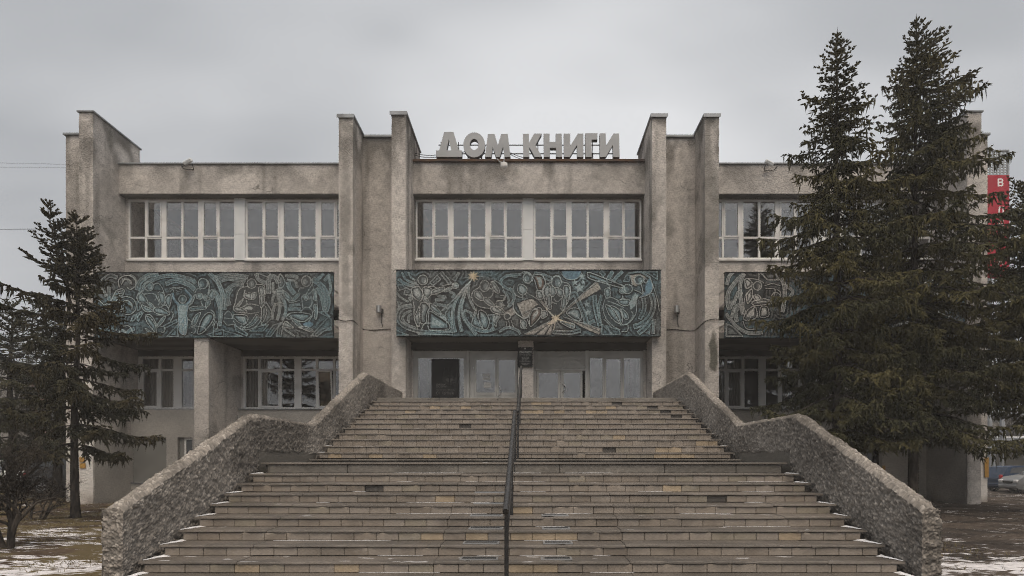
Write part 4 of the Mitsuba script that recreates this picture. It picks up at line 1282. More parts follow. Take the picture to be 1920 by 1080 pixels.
for a, l in ((225, 250), (-43, 190), (20, 260), (130, 150), (100, 190)):
    c_, s_ = math.cos(math.radians(a)), math.sin(math.radians(a))
    m.add('gold_star', Polygon([(440 - s_ * 12, 690 + c_ * 12), (440 + c_ * l, 690 + s_ * l), (440 + s_ * 12, 690 - c_ * 12)]))
# thinker with the brown cloak
m.head(65, 155, 60, 68, -1)
m.body('-110,240 -60,200 0,240 60,260 130,300 200,420 100,420 -40,400 -120,340')
m.muscle('130,120 240,112 300,190 282,300 200,312 165,200', 'brown_figure')
m.muscle('180,330 250,330 275,420 205,432')
m.muscle('-60,250 0,240 60,300 20,380 -60,340')
m.muscle('100,640 170,560 250,560 240,660 140,780 95,790', 'brown_figure')
m.muscle('250,600 310,590 330,650 260,690')
for s in ('-60,120 20,68 110,100 128,200', '150,110 260,110 300,200', '0,100 50,80 100,120', '150,580 200,570 190,630 150,640', '-110,240 -130,330 -60,400 20,420', '60,700 100,800', '20,590 90,620 60,680 10,660', '-40,690 0,800 60,830'):
    m.line(s)
# man holding the light
m.body('300,240 380,190 520,190 610,230 630,330 560,560 520,640 400,650 340,580 270,340')
m.muscle('285,280 340,240 372,290 360,370 310,420 275,350')
m.muscle('372,260 430,290 442,350 400,402 366,370')
m.muscle('450,310 500,300 540,330 530,392 470,382')
m.muscle('552,260 610,260 632,340 600,450 560,400 545,320')
m.muscle('335,380 380,400 385,560 345,560 318,480')
m.muscle('530,410 575,400 582,500 540,580 510,560')
m.muscle('640,560 740,560 782,640 760,720 680,700 585,622')
m.muscle('500,730 600,740 690,770 680,822 600,802')
m.add('figure', ell(660, 790, 32, 32))
m.line('632,775 660,758 690,790 660,822 630,800 640,780', 7)
m.head(450, 205, 66, 78, 1)
for s in ('380,160 390,210 300,240 265,330 300,470 340,590 400,660', '500,150 520,200 610,230 640,320 610,460 560,540', '385,190 420,128 490,128 515,190', '410,420 460,470 520,420', '390,470 430,490 460,500', '600,620 700,640 780,720'):
    m.line(s)
# woman at the telescope, companion holding up a sheet
m.muscle('870,120 905,84 1330,252 1322,276 1270,272 920,172', w=9)
m.body('1000,190 1110,200 1170,270 1160,400 1260,450 1420,440 1510,480 1510,640 1420,760 1330,800 1190,780 1100,680 1070,540 1090,420')
m.muscle('1100,300 1160,290 1162,400 1112,412 1088,350')
m.muscle('1110,510 1200,560 1282,680 1292,762 1200,702 1130,602')
m.muscle('1170,520 1290,580 1332,700 1302,772 1240,652')
m.muscle('1280,450 1420,440 1400,520 1300,500')
m.muscle('1320,560 1402,640 1400,705 1350,682')
m.head(1395, 300, 68, 60, -1)
m.muscle('1285,310 1330,290 1370,330 1340,365 1300,350', w=7)
m.add('highlight', Polygon(pts('1500,350 1542,390 1500,520 1440,582 1420,480')))
m.field('1420,120 1560,100 1642,140 1600,212 1500,262 1460,232', 'ray')
m.head(1552, 175, 60, 58)
m.line('1642,160 1668,190 1640,220 1612,190 1640,158', 7)
for s in ('1000,190 1100,200 1160,262 1150,302', '1100,430 1180,412 1275,452', '1250,470 1322,430 1422,442', '1480,310 1560,340 1602,370 1590,270 1560,212', '1090,440 1070,560 1110,690 1200,790 1300,842', '1520,480 1510,622 1430,740 1340,782',
          '1450,590 1470,660 1400,762', '1300,560 1330,660 1320,720', '1300,780 1400,780 1390,860 1310,870', '1130,460 1250,500 1350,550', '1700,150 1790,420 1820,600', '1340,440 1330,380', '1060,760 1040,880', '1080,700 1140,760 1190,820', '1460,250 1440,140'):
    m.line(s)
middle_mosaic = m

# left mosaic
m = Mosaic()
SIDE_Y = 20.0
m.tr = crop(180, 500, 7.7125, SIDE_Y)


def rainbow(m):
    for s, w in (('600,340 640,220 760,130 900,100', 62), ('620,430 720,260 900,160 1130,132 1380,190 1440,242', 50), ('1010,252 1150,205 1330,255 1430,335', 56), ('1640,100 1760,220 1830,400 1835,600', 54), ('1700,330 1790,480 1800,700 1790,860', 40), ('700,200 800,110 900,95', 30)):
        m.wave(s, w)
        m.line(s, 6)


def family(m):
    for s in ('1020,1015 1190,830 1180,930 1195,1015', '980,850 1170,760 1180,800 990,900', '1600,980 1850,900 1850,1015 1680,1015', '640,650 690,660 620,790 590,770', '590,500 640,520 640,620 600,640'):
        m.field(s)
    m.body('620,400 700,350 850,350 960,400 1000,480 960,620 900,700 820,700 700,640 640,540')
    m.muscle('610,410 670,382 742,480 740,522 640,520 598,460')
    m.muscle('740,515 800,530 855,602 790,582')
    m.muscle('900,380 970,380 1002,450 980,562 930,502')
    m.muscle('1000,480 1060,400 1092,440 1080,540 1050,592')
    m.muscle('840,600 930,590 1052,660 1052,702 930,692 850,662')
    m.muscle('720,720 790,740 862,850 872,962 820,902 740,802')
    m.muscle('1012,720 980,790 910,862 898,830 960,742')
    m.muscle('660,560 760,590 830,640 720,650')
    m.muscle('720,890 820,950 885,950 830,985 740,930', w=6)
    m.head(770, 285, 62, 68)
    for s in ('700,400 830,390 882,440 850,492', '840,260 900,240 962,310 992,402', '640,530 700,570 780,600 822,632', '940,580 1010,560 1052,612 1062,662', '1060,660 1112,660 1116,720 1080,790 1112,802', '930,860 1000,880 980,950 928,938', '590,470 610,400 690,340',
              '870,420 920,520 900,560', '710,700 790,700 850,780 890,880', '880,700 1000,700'):
        m.line(s)
    for s in ('1190,550 1330,550 1322,650 1312,720 1260,746 1200,720 1190,640', '1195,720 1256,750 1250,852 1208,852', '1264,750 1320,730 1322,852 1274,852', '1200,850 1256,850 1270,982 1215,950', '1270,860 1320,850 1306,970 1270,982'):
        g = blob_(s)
        m.add('child', g)
        m.add('highlight', g.buffer(-16))
        m.add('outline', g.exterior.buffer(3))
    m.add('child', band('1205,560 1130,470 1108,380', 38, 30))
    m.add('child', band('1305,560 1380,450 1290,330', 38, 28))
    m.head(1255, 470, 54, 56, 0)
    m.line('1255,560 1258,620', 6)
    for s in ('1060,330 1120,310 1240,330', '1100,300 1230,300 1300,322', '1160,350 1210,362', '1070,370 1110,330 1130,370', '1200,540 1130,460 1100,380', '1320,550 1390,450 1300,330', '1190,640 1320,640'):
        m.line(s, 7)
    m.body('1430,380 1500,320 1640,330 1710,400 1690,560 1720,700 1680,860 1540,965 1400,940 1400,800 1520,660 1520,500 1450,460')
    m.muscle('1620,420 1680,332 1712,400 1690,482 1630,442')
    m.muscle('1590,592 1600,500 1652,480 1652,542')
    m.muscle('1350,600 1450,575 1582,575 1592,612 1450,632 1390,642')
    m.muscle('1480,912 1520,780 1610,670 1692,680 1702,760 1622,882 1540,962 1470,972')
    m.muscle('1390,832 1430,720 1512,660 1500,720 1440,840')
    m.muscle('1455,450 1475,390 1530,390 1545,440 1510,472')
    m.muscle('1550,440 1590,408 1612,450 1580,492')
    m.muscle('1440,400 1410,500 1360,562 1390,470')
    m.head(1548, 245, 66, 76, -1)
    for s in ('1600,200 1642,280 1620,400 1652,332', '1430,382 1470,320 1522,330', '1650,620 1712,670 1722,760 1690,852', '1700,882 1740,790 1762,882 1720,922', '1370,870 1440,900 1430,962 1380,952', '1380,870 1450,860 1560,880 1600,920', '1520,500 1545,570', '1590,180 1630,220 1640,300', '1330,760 1390,800'):
        m.line(s)


rainbow(m)
family(m)
for s, w in (('90,210 200,132 310,160', 50), ('190,280 190,490', 36), ('100,300 150,430', 30), ('330,965 380,920 432,960 390,1002', 26), ('130,970 220,872 310,902', 60), ('420,1012 480,930 560,900', 40), ('0,340 60,330 100,290', 24), ('10,640 130,760 260,800', 50), ('20,860 160,900', 50), ('520,780 600,700 660,660', 34),
             ('590,240 560,160 500,120', 20), ('380,190 450,180 500,250', 24), ('390,550 460,510 510,580', 28)):
    m.wave(s, w)
for s in ('340,300 330,200 400,138 500,138 572,200 572,280 500,332 455,300', '370,260 420,190 500,200 522,262', '340,560 350,470 430,435 530,460 582,540 572,630 500,690 430,692', '370,592 380,520 450,490 522,540 522,622', '300,340 230,480 150,540', '330,430 280,530',
          '310,340 380,320 412,350 390,412 340,432', '330,362 392,350', '330,392 390,380', '200,540 280,530 302,592', '300,640 400,610 422,640 320,662', '0,470 60,500 120,560', '0,540 60,590 120,620', '40,270 80,330 30,370', '340,960 380,915 436,960 395,1000 350,990', '360,870 480,860 540,960'):
    m.line(s, 10)
m.muscle('120,560 200,550 300,650 250,660 150,622')
m.muscle('230,480 300,350 340,420 280,520')
for s in ('700,960 760,1000 640,1015 600,990', '540,700 590,690 560,780 500,790'):
    m.field(s)
m.tr = crop(400, 500, 7.68, SIDE_Y)


def seated(m):
    for s, w in (('30,165 150,122 300,128 500,155', 56), ('60,232 200,182 460,205', 42), ('180,352 300,262 440,265', 46), ('230,560 200,430 262,320', 56), ('10,150 100,290 150,440 165,620', 46), ('10,360 70,500 110,680 92,850', 44), ('620,100 650,180 762,240', 46)):
        m.wave(s, w)
        m.line(s, 6)
    m.field('700,600 760,500 842,640 852,740 740,842 690,830')
    m.body('340,320 480,280 640,280 735,330 735,580 660,660 500,660 330,620 300,560')
    m.body('280,690 660,660 690,760 600,880 480,910 360,870')
    m.muscle('660,300 720,300 737,380 700,422 660,382')
    m.muscle('665,430 722,420 732,540 688,592')
    m.muscle('700,600 740,560 772,640 742,762 690,802')
    m.muscle('290,600 340,570 460,620 482,662 330,652')
    m.muscle('340,560 430,460 422,502 380,562')
    m.muscle('450,400 545,380 550,470 470,450')
    m.muscle('556,390 620,380 610,450 560,472')
    m.muscle('290,700 470,700 502,760 450,832 350,792')
    m.muscle('540,800 620,690 662,740 560,852 440,882')
    m.add('ray', Polygon(pts('390,600 520,540 660,560 640,622 500,652')))
    m.add('highlight', ell(512, 598, 60, 24))
    m.head(555, 245, 66, 68, 0)
    for s in ('490,290 400,310 350,382 320,520 290,582', '620,260 730,270 746,362 740,502', '460,340 440,430 482,462', '390,600 520,540 660,562', '280,692 480,682 660,662', '400,760 470,790 430,832', '290,780 360,880 480,912 620,862 692,762', '160,700 210,640 262,680 282,752', '150,780 200,842 292,830', '160,740 290,752',
              '385,870 410,855 435,880 410,905 388,885', '440,620 500,600 560,620', '480,480 490,540', '760,500 840,640 850,740', '700,800 690,840 760,842'):
        m.line(s)
    for s in ('160,700 210,645 262,680 285,760 290,828 200,838 152,790',):
        m.body(s)


def harvest(m):
    m.field('930,190 960,100 1002,140 1042,230 1002,302 940,302', 'wave')
    for s, w in (('800,390 800,200 830,140 900,160 942,240', 56), ('862,372 862,225', 28), ('1040,132 1200,142 1192,182', 34), ('1062,190 1182,202', 22), ('1080,222 1100,300 1172,392', 56), ('1190,222 1212,302', 34), ('890,360 850,500 882,560 850,680 862,762', 34), ('920,400 960,540 950,660 920,772', 34), ('950,392 1030,520 1042,660 990,772', 34),
                 ('1430,172 1570,292 1642,430 1645,560 1612,642', 66, ), ('1480,312 1560,420 1602,620', 50), ('1500,185 1592,105', 36), ('1600,205 1675,112', 36), ('1080,612 1260,612', 40), ('1100,560 1250,545', 30), ('1660,140 1690,300 1660,420', 30)):
        m.wave(s, w)
        m.line(s, 5)
    for s in ('620,90 830,90 800,162', '750,1005 860,842 982,800 832,1005', '910,1005 930,880 1002,790 1002,862 982,1005', '1400,1000 1660,720 1702,760 1702,862 1500,1000', '0,880 300,960 430,1005 0,1005', '300,830 502,970 482,1000 330,930', '520,930 650,862 802,830 720,930', '1500,650 1600,640 1690,720 1640,720'):
        m.field(s)
    m.wave('1000,882 1172,1000', 20)
    m.wave('1480,1002 1560,922 1702,892', 36)
    m.body('1240,330 1320,290 1440,320 1480,420 1440,560 1400,620 1280,610 1270,440')
    m.muscle('910,330 990,320 1002,382 912,382')
    m.muscle('1000,352 1060,372 1132,460 1122,492 1040,452')
    m.muscle('1140,472 1230,380 1242,422 1160,492')
    m.muscle('1450,560 1500,560 1502,680 1470,762')
    m.muscle('1440,330 1480,360 1492,470 1450,480')
    m.muscle('1070,692 1200,660 1380,680 1402,720 1300,792 1180,762')
    m.muscle('1130,740 1200,770 1282,860 1250,872 1160,802')
    m.muscle('1230,872 1330,862 1432,910 1422,942 1320,912')
    m.muscle('1010,832 1050,792 1152,882 1020,872')
    m.muscle('1290,430 1330,400 1370,440 1340,490')
    m.add('child', blob_('1290,832 1380,790 1442,832 1380,872'))
    m.head(1340, 210, 68, 76, -1)
    m.add('figure', ell(1090, 730, 42, 40))
    for s in ('1390,150 1432,230 1380,330 1332,420 1380,472 1410,430', '1430,262 1442,330 1370,402', '1060,472 1120,520 1252,482', '1230,362 1252,310 1312,312', '1270,432 1292,592', '1420,432 1420,540 1380,592', '1460,332 1490,460 1500,620 1490,752', '1260,652 1320,590 1400,602 1432,690 1372,792', '1050,730 1090,690 1130,730 1090,768 1052,740',
              '870,540 960,520 1040,540', '880,560 960,552 1030,570', '930,190 960,105 1000,140', '1000,870 1050,785 1160,880', '1220,870 1420,945'):
        m.line(s)


seated(m)
harvest(m)
left_mosaic = m
# right mosaic: its near end shows a reader sitting in a whirl of waves; the rest goes on behind the spruces
m = Mosaic()
m.tr = crop(1340, 490, 5.6833, SIDE_Y)
for s, w in (('130,250 150,170 195,115', 28), ('190,425 150,500 140,350 220,220 315,130', 34), ('200,462 250,332 292,352', 26), ('180,602 210,500 272,452', 26), ('235,645 222,530 282,482', 34), ('660,120 732,230 746,370 722,540', 34), ('310,140 270,250 278,430 298,565', 30), ('120,560 220,682 350,762 510,762', 26), ('760,260 830,320 800,380', 26)):
    m.wave(s, w)
    m.line(s, 5)
m.field('120,660 200,700 300,800 120,800')
m.field('480,115 640,115 690,200 560,200')
m.body('320,200 460,190 520,260 520,400 620,430 600,470 430,480 340,600 305,560 320,380')
m.muscle('410,370 460,360 492,400 440,422')
m.muscle('400,432 520,400 612,430 600,452 430,472')
m.muscle('320,205 352,185 400,240 340,290')
m.muscle('310,622 350,520 430,482 442,602', w=6)
m.muscle('480,592 490,490 560,490 572,582', w=6)
m.muscle('340,360 392,300 400,380 350,450')
m.head(455, 262, 44, 46, 1, 7)
for s in ('310,200 350,182 470,200 522,232', '320,212 330,290 402,262', '400,280 330,360 310,480 342,562', '380,602 430,482 462,602', '530,262 610,240 702,262', '540,292 640,300 622,402', '600,372 640,330 702,370 682,462', '560,420 620,440 700,400', '300,640 340,720 440,722', '470,120 470,190', '660,300 700,330 690,380'):
    m.line(s, 6)
for dx_, fn in ((6.25 + 2.2, rainbow), (6.25 + 2.2, family), (10.2, harvest)):
    t0 = crop(180, 500, 7.7125, SIDE_Y) if fn is not harvest else crop(400, 500, 7.68, SIDE_Y)
    base = 9.1 if fn is not harvest else 9.9
    m.tr = (lambda t0, d: (lambda g: affinity.translate(t0(g), d, 0)))(t0, 13.567 + (8.6 - 5.6) - 1.0 if fn is not harvest else 9.9 + 9.5)
    fn(m)
right_mosaic = m


def build_mosaic(mo, x0, x1, z0, z1, y, depth, label, grey=False):
    k = thing('mosaic_panel', label, 'mosaic')
    clip = sbox(x0 + .004, z0 + .004, x1 - .004, z1 - .004)
    # courses of paler stones follow the shapes at even distances, as mosaic is laid
    solid = unary_union([g for n_ in ('wave', 'ray', 'figure', 'blue_field', 'child') for g in mo.c[n_]])
    mo.c['echo'] = [solid.buffer(d_, quad_segs=3).boundary.buffer(w_, quad_segs=1) for d_, w_ in ((.10, .022), (.20, .024), (.31, .026), (.43, .028))]
    mo.c['gap'] = [unary_union(mo.c['outline'] + [solid]).buffer(.032, quad_segs=2)]
    put('panel', box(x0, x1, y, y + depth, z0, z1), 'mat_mosaic_base', k)
    above = None
    for name, mat, h in mo.ORDER:
        if not mo.c[name]:
            continue
        g = unary_union(mo.c[name]).intersection(clip).simplify(.0025)
        g = unary_union([q for q in getattr(g, 'geoms', [g]) if q.geom_type == 'Polygon' and q.area > 2e-5])
        if g.is_empty:
            continue
        if grey:
            mat = {'echo': 'grey_echo', 'wave': 'grey_wave', 'mid': 'grey_mid', 'line': 'grey_line', 'light': 'grey_line', 'blue': 'grey_mid'}.get(mat, mat)
        isl = sorted(getattr(g, 'geoms', [g]), key=lambda q: -q.area)
        big = [q for q in isl if q.area > .012][:120] if name not in ('echo', 'outline', 'gap', 'crease', 'gap_dark') else []
        for q in big:
            put(name + '_inlay', prism_xz(q, y - h, y + .002), 'mat_mosaic_' + mat, k)
        if len(isl) > len(big):
            put(name + '_stones', prism_xz(shapely.MultiPolygon(isl[len(big):]), y - h, y + .002), 'mat_mosaic_' + mat, k, kind='stuff')
    put('top_flashing', cbox(x0 - .02, x1 + .02, y - .03, y + depth + .01, z1 + .002, z1 + .022, .004), 'mat_black_metal', k)
    return k


MZ0, MZ1 = EYE + 3.87, EYE + 5.892
build_mosaic(middle_mosaic, -4.13, 4.035, MZ0, MZ1, MID_Y, .19, 'long blue mosaic over the entrance, with figures, a gold star and crossed beams of light')
build_mosaic(left_mosaic, -13.62, -6.165, MZ0, MZ1, SIDE_Y, .12, 'teal mosaic left of the entrance, with a family and a child raising its arms')
build_mosaic(right_mosaic, 6.10, 13.62, MZ0, MZ1, SIDE_Y, .12, 'greyer mosaic right of the entrance, with a seated figure, partly behind the spruces', grey=True)
for s, x in ((-1, -6.165), (1, 6.10)):
    for z in (.35, 1.0, 1.45):
        put('gallery_strut', tube([(x - .03 * s * -1, SIDE_Y + .1, MZ0 + z + .1), (x - s * -.25 * -1, 21.6, MZ0 + z - .15)], .022, 6), 'mat_upvc', bld)

# ------------------------------------------------------------------ trees


def spindles(a, b, r):
    """needle clad twigs from a to b, as thin three sided spindles"""
    n = len(a)
    d = b - a
    L = np.linalg.norm(d, axis=1, keepdims=True) + 1e-9
    u = d / L
    ref = np.where(np.abs(u[:, 2:3]) < .9, np.array([[0, 0, 1.0]]), np.array([[1.0, 0, 0]]))
    s = np.cross(u, ref)
    s /= np.linalg.norm(s, axis=1, keepdims=True)
    t = np.cross(u, s)
    ph = trng.uniform(0, 6.28, (n, 1))
    c = a + d * .35
    ring = [c + r[:, None] * (np.cos(ph + k * 2.094) * s + np.sin(ph + k * 2.094) * t) for k in range(3)]
    v = np.stack([a, *ring, b], 1).reshape(-1, 3)
    f = np.array([[0, 2, 1], [0, 3, 2], [0, 1, 3], [4, 1, 2], [4, 2, 3], [4, 3, 1]])
    return v, (f[None] + 5 * np.arange(n)[:, None, None]).reshape(-1, 3)


def spruce(name, label, x, y, H, r_trunk, z_crown, profile, seed, z0=0.0, lean=(0, 0), tops=(), density=1.0, mat='mat_needles', az_bias=None, twig=1.0, droop=1.0, bare=0.0, spacing=.33, group=None, fat=.98):
    global trng
    trng = np.random.default_rng(seed)
    key = thing(name, label, 'tree', group)
    axes = [(np.array([x, y, z0]), np.array([x + lean[0], y + lean[1], z0 + H]), r_trunk, z_crown)]
    for dx_, dy_, zb, zt_ in tops:
        b = axes[0][0] + (axes[0][1] - axes[0][0]) * zb / H
        axes.append((b, np.array([x + dx_, y + dy_, z0 + zt_]), r_trunk * .35, None))
    trunk_parts, A, B, R = [], [], [], []
    for n_ax, (p0, p1, rt, zc) in enumerate(axes):
        n = 26
        t = np.linspace(0, 1, n)[:, None]
        mid = p0 + (p1 - p0) * t
        if zc is None:
            mid[:, 0] = p0[0] + (p1[0] - p0[0]) * (t[:, 0] ** .6)
            mid[:, 1] = p0[1] + (p1[1] - p0[1]) * (t[:, 0] ** .6)
        mid[:, :2] += (meshkit.noise(np.c_[t * 3.3, t * 0 + seed, t * 0 + n_ax]) - .5)[:, None] * .12 * np.minimum(t * 3, 1)
        rad = rt * (1 - t[:, 0]) ** .9 + .006
        if n_ax == 0:
            rad = rad + rt * .22 * np.exp(-t[:, 0] * H / .12)
        trunk_parts.append(tube(mid, rad, 9))
        h = np.linalg.norm(p1 - p0)
        z = zc if zc is not None else .25 * h
        while z < h - .12:
            f = z / h
            pos = np.array([np.interp(f, t[:, 0], mid[:, k]) for k in range(3)])
            rise = (h - z)
            # branch length at this height
            full = profile(z) if n_ax == 0 else min(.5 * rise + .08, .55)
            nb = max(3, int(round((5 if rise > 1.2 else 4) * density * trng.uniform(.8, 1.25))))
            a0 = trng.uniform(0, 6.28)
            for i in range(nb):
                azm = a0 + i * 6.283 / nb + trng.normal(0, .25)
                L = full * trng.uniform(.5, 1.2)
                if az_bias is not None:
                    L *= az_bias(azm, z)
                if L < .12 or trng.random() < bare * .5:
                    continue
                young = np.clip(1 - rise / 3.5, 0, 1)
                e0 = math.radians(52 * young - 4 + trng.normal(0, 7)) if young > 0 else math.radians(trng.normal(-2, 8))
                e1 = math.radians(48 * young - (24 * droop) * (1 - young) * np.clip(rise / 6, .3, 1))
                e2 = math.radians(50 * young + 24 * (1 - young) + trng.normal(0, 8))
                m_ = 9
                s = np.linspace(0, 1, m_)
                el = np.interp(s, [0, .45, 1], [e0, e1, e2])
                wob = azm + np.cumsum(trng.normal(0, .045, m_))
                st = L / (m_ - 1)
                step = np.c_[np.cos(wob) * np.cos(el), np.sin(wob) * np.cos(el), np.sin(el)] * st
                P = pos + np.vstack([np.zeros(3), np.cumsum(step[:-1], 0)])
                trunk_parts.append(tube(P, np.linspace(.010 + .009 * L, .004, m_), 4, caps=False))
                # side shoots
                s0 = .06 if rise < 2.5 else (.16 + .3 * bare)
                ns = max(4, int(L / (.07 / twig)))
                q = np.linspace(s0, 1, ns) + trng.normal(0, .012, ns)
                q = np.clip(q, 0, 1)
                C = np.stack([np.interp(q, s, P[:, k]) for k in range(3)], 1)
                Tn = np.stack([np.interp(q, s, np.gradient(P[:, k])) for k in range(3)], 1)
                Tn /= np.linalg.norm(Tn, axis=1, keepdims=True)
                side = np.cross(Tn, [0, 0, 1.0])
                side /= np.linalg.norm(side, axis=1, keepdims=True) + 1e-9
                A.append(P[3:-1] if rise > 2 else P[:-1])
                B.append(P[4:] if rise > 2 else P[1:])
                R.append(np.full(len(A[-1]), .022))
                tipd = Tn[-1:] * .09
                A.append(P[-1:])
                B.append(P[-1:] + tipd)
                R.append(np.array([.014]))
                ls = np.minimum(.36 * L + .06, .62) * (1 - q * .72) * trng.uniform(.55, 1.2, ns) + .05
                sg = np.where(np.arange(ns) % 2 == 0, 1.0, -1.0)[:, None]
                hang = trng.uniform(.1, .55, (ns, 1)) * (1 - young) * droop
                D = Tn * .62 + side * sg * .72 + np.array([[0, 0, 1.0]]) * (.28 * young - hang)
                D /= np.linalg.norm(D, axis=1, keepdims=True)
                E = C + D * ls[:, None] * .6
                D2 = D + np.array([[0, 0, -1.0]]) * hang * .8
                D2 /= np.linalg.norm(D2, axis=1, keepdims=True)
                G = E + D2 * ls[:, None] * .45
                keep = trng.random(ns) > bare * (1.1 - q)
                A += [C[keep], E[keep]]
                B += [E[keep], G[keep]]
                R += [np.full(keep.sum(), .02), np.full(keep.sum(), .019)]
                # twigs on the shoots
                for base, dirn, frac in ((C, D, .25), (C, D, .5), (E, D2, .12), (E, D2, .5)):
                    for sd in (1, -1):
                        o = base + dirn * (ls * .55 * frac)[:, None]
                        w = np.cross(dirn, [0, 0, 1.0])
                        w /= np.linalg.norm(w, axis=1, keepdims=True) + 1e-9
                        dd = dirn * .7 + sd * w * .65 + np.array([[0, 0, -1.0]]) * (trng.uniform(-.1, .7, (ns, 1)) * (1 - young) * droop) + np.array([[0, 0, .3]]) * young
                        dd /= np.linalg.norm(dd, axis=1, keepdims=True)
                        l2 = np.clip(ls * .42, .045, .19)[:, None] * trng.uniform(.6, 1.25, (ns, 1))
                        kk = keep & (trng.random(ns) < .85)
                        A.append(o[kk])
                        B.append((o + dd * l2)[kk])
                        R.append(np.full(kk.sum(), .0165))
                # hanging curtains under the older branches
                if young < .5 and droop > 0:
                    nh = int(ns * 1.6)
                    pick = trng.integers(0, ns, nh)
                    o = C[pick] + D[pick] * (ls[pick] * trng.uniform(0, .9, nh))[:, None]
                    dd = np.c_[trng.normal(0, .22, (nh, 2)), -np.ones(nh)]
                    dd /= np.linalg.norm(dd, axis=1, keepdims=True)
                    l2 = trng.uniform(.10, .34, (nh, 1)) * droop * np.clip(L / 1.2, .4, 1)
                    kp = trng.random(nh) > bare
                    A.append(o[kp])
                    B.append((o + dd * l2)[kp])
                    R.append(np.full(kp.sum(), .018))
            z += spacing * (.55 + .6 * np.clip(rise / 6, 0, 1)) * trng.uniform(.8, 1.2)
        A.append(np.array([p1 - [0, 0, .35]]))
        B.append(np.array([p1 + [0, 0, .08]]))
        R.append(np.array([.018]))
    put('trunk', cat(trunk_parts), 'mat_bark', key, smooth=True)
    v, f = spindles(np.vstack(A), np.vstack(B), np.concatenate(R) * trng.uniform(.95, 1.6, sum(map(len, R))) * fat)
    put('crown', (v, f), mat, key)
    return key, len(f)


def prof(H, zc, rmax, belly=.35, power=.85):
    def f(z):
        t = np.clip((H - z) / (H - zc), 0, 1)
        return rmax * (t ** power) * (1 - .12 * max(0, t - .85) / .15)
    return f


def px_prof(y, table):
    h = [ZT(k, y) for k in sorted(table, reverse=True)]
    w = [table[k] * y / 1200 for k in sorted(table, reverse=True)]
    return lambda z: float(np.interp(z, h, w))


tri_count = 0
H1 = EYE + (865 - 55) * 15 / 1200
k_, c_ = spruce('spruce', 'tall slender spruce right of the stairs, the left one of the two tallest', ax(1570, 15), 15.0, H1, .13, 2.1, px_prof(15, {58: 3, 100: 24, 150: 44, 200: 64, 250: 80, 300: 98, 400: 124, 500: 136, 650: 150, 800: 136}), 11, spacing=.32, density=1.05, droop=1.15)
tri_count += c_
H2 = EYE + (865 - 30) * 16 / 1200
k_, c_ = spruce('spruce', 'tallest spruce, with a bare lower trunk in front of the right corner of the building', ax(1712, 16), 16.0, H2, .125, 2.2, px_prof(16, {30: 3, 80: 28, 130: 54, 200: 88, 300: 116, 400: 150, 500: 186, 650: 200, 800: 170}), 23, lean=(.08, 0), spacing=.31, density=1.1, droop=1.1, az_bias=lambda a, z: 1.0 + (.3 if z > 5 else .15) * math.cos(a))
tri_count += c_
k_, c_ = spruce('spruce', 'shorter dark spruce half hidden between the two tallest ones, close to the wall', ax(1641, 18.4), 18.4, 8.2, .10, 2.1, prof(8.2, 2.1, 1.7), 31, spacing=.4, density=.9, mat='mat_needles_old')
tri_count += c_
k_, c_ = spruce('spruce', 'spruce at the right edge whose branches reach in over the parked cars', ax(1946, 17.0), 17.0, 8.8, .15, 3.0, prof(8.8, 3.0, 2.6, power=.5), 47, spacing=.30, density=1.45, droop=.75)
tri_count += c_
H4 = EYE + (865 - 388) * 15.2 / 1200
k_, c_ = spruce('spruce', 'thin dark spruce with a bare trunk and several broken tops, left of the stairs', ax(142, 15.2), 15.2, H4 - .1, .095, 1.75,
                lambda z: np.interp(z, [1.6, 2.4, 3.4, 4.2, 5.2, 5.9, 6.6, 7.4], [1.3, 1.75, 2.0, 1.8, 1.3, .85, .5, .1]), 53, tops=((-.52, -.1, 4.9, H4 + .05), (.22, .1, 5.6, H4 - .5), (-.18, .2, 5.2, H4 - .6)), mat='mat_needles_old', bare=.12, spacing=.38, density=1.0, fat=1.1,
                az_bias=lambda a, z: 1.0 - .2 * math.cos(a) * (1 if z > 3.2 else -1.1), droop=1.1)
tri_count += c_
k_, c_ = spruce('spruce', 'dark spruce behind the left end of the building, second trunk from the left edge', ax(108, 24), 24.0, 7.2, .17, 2.0, prof(7.2, 2.0, 2.9, power=.55), 61, mat='mat_needles_far', spacing=.42, density=1.0, bare=.1)
tri_count += c_
k_, c_ = spruce('spruce', 'bushy spruce at the left edge behind the bare shrub', ax(20, 23), 23.0, 7.0, .17, 1.8, prof(7.0, 1.8, 2.9, power=.5), 67, mat='mat_needles_far', spacing=.42, density=1.0, bare=.1)
tri_count += c_
print('needle triangles', tri_count)


def bare_tree(name, label, cat_, x, y, z0, stems, seed, spread, depth, r0, L0, mat='mat_bark', fwd=0.0, up=.25):
    r = np.random.default_rng(seed)
    parts = []

    def grow(p, d, L, rad, lev):
        n = 4
        q = [p]
        for _ in range(n):
            d = d + r.normal(0, .13, 3) + np.array([0, 0, up * .1])
            d = d / np.linalg.norm(d)
            q.append(q[-1] + d * L / n)
        parts.append(tube(np.array(q), np.linspace(rad, rad * .66, n + 1), 7 if lev == 0 else 4 if lev < 3 else 3, caps=False))
        if lev >= depth:
            return
        for i in range(r.integers(2, 4) + (lev > 1)):
            t = r.uniform(.45, 1.0)
            o = q[-1] if i == 0 else q[int(t * n)]
            nd = d + r.normal(0, spread, 3) * np.array([1, .8, .7])
            nd = nd / np.linalg.norm(nd)
            grow(o, nd, L * r.uniform(.6, .86), rad * r.uniform(.5, .68), lev + 1)
    for i in range(stems):
        a = r.uniform(0, 6.28)
        grow(np.array([x + .09 * math.cos(a), y + .09 * math.sin(a), z0 - .05]), np.array([.38 * math.cos(a) + .15, .3 * math.sin(a), 1.0]), L0 * r.uniform(.8, 1.15), r0 * r.uniform(.7, 1.1), 0)
    k = thing(name, label, cat_)
    put('branches', cat(parts), mat, k, smooth=True)
    return k


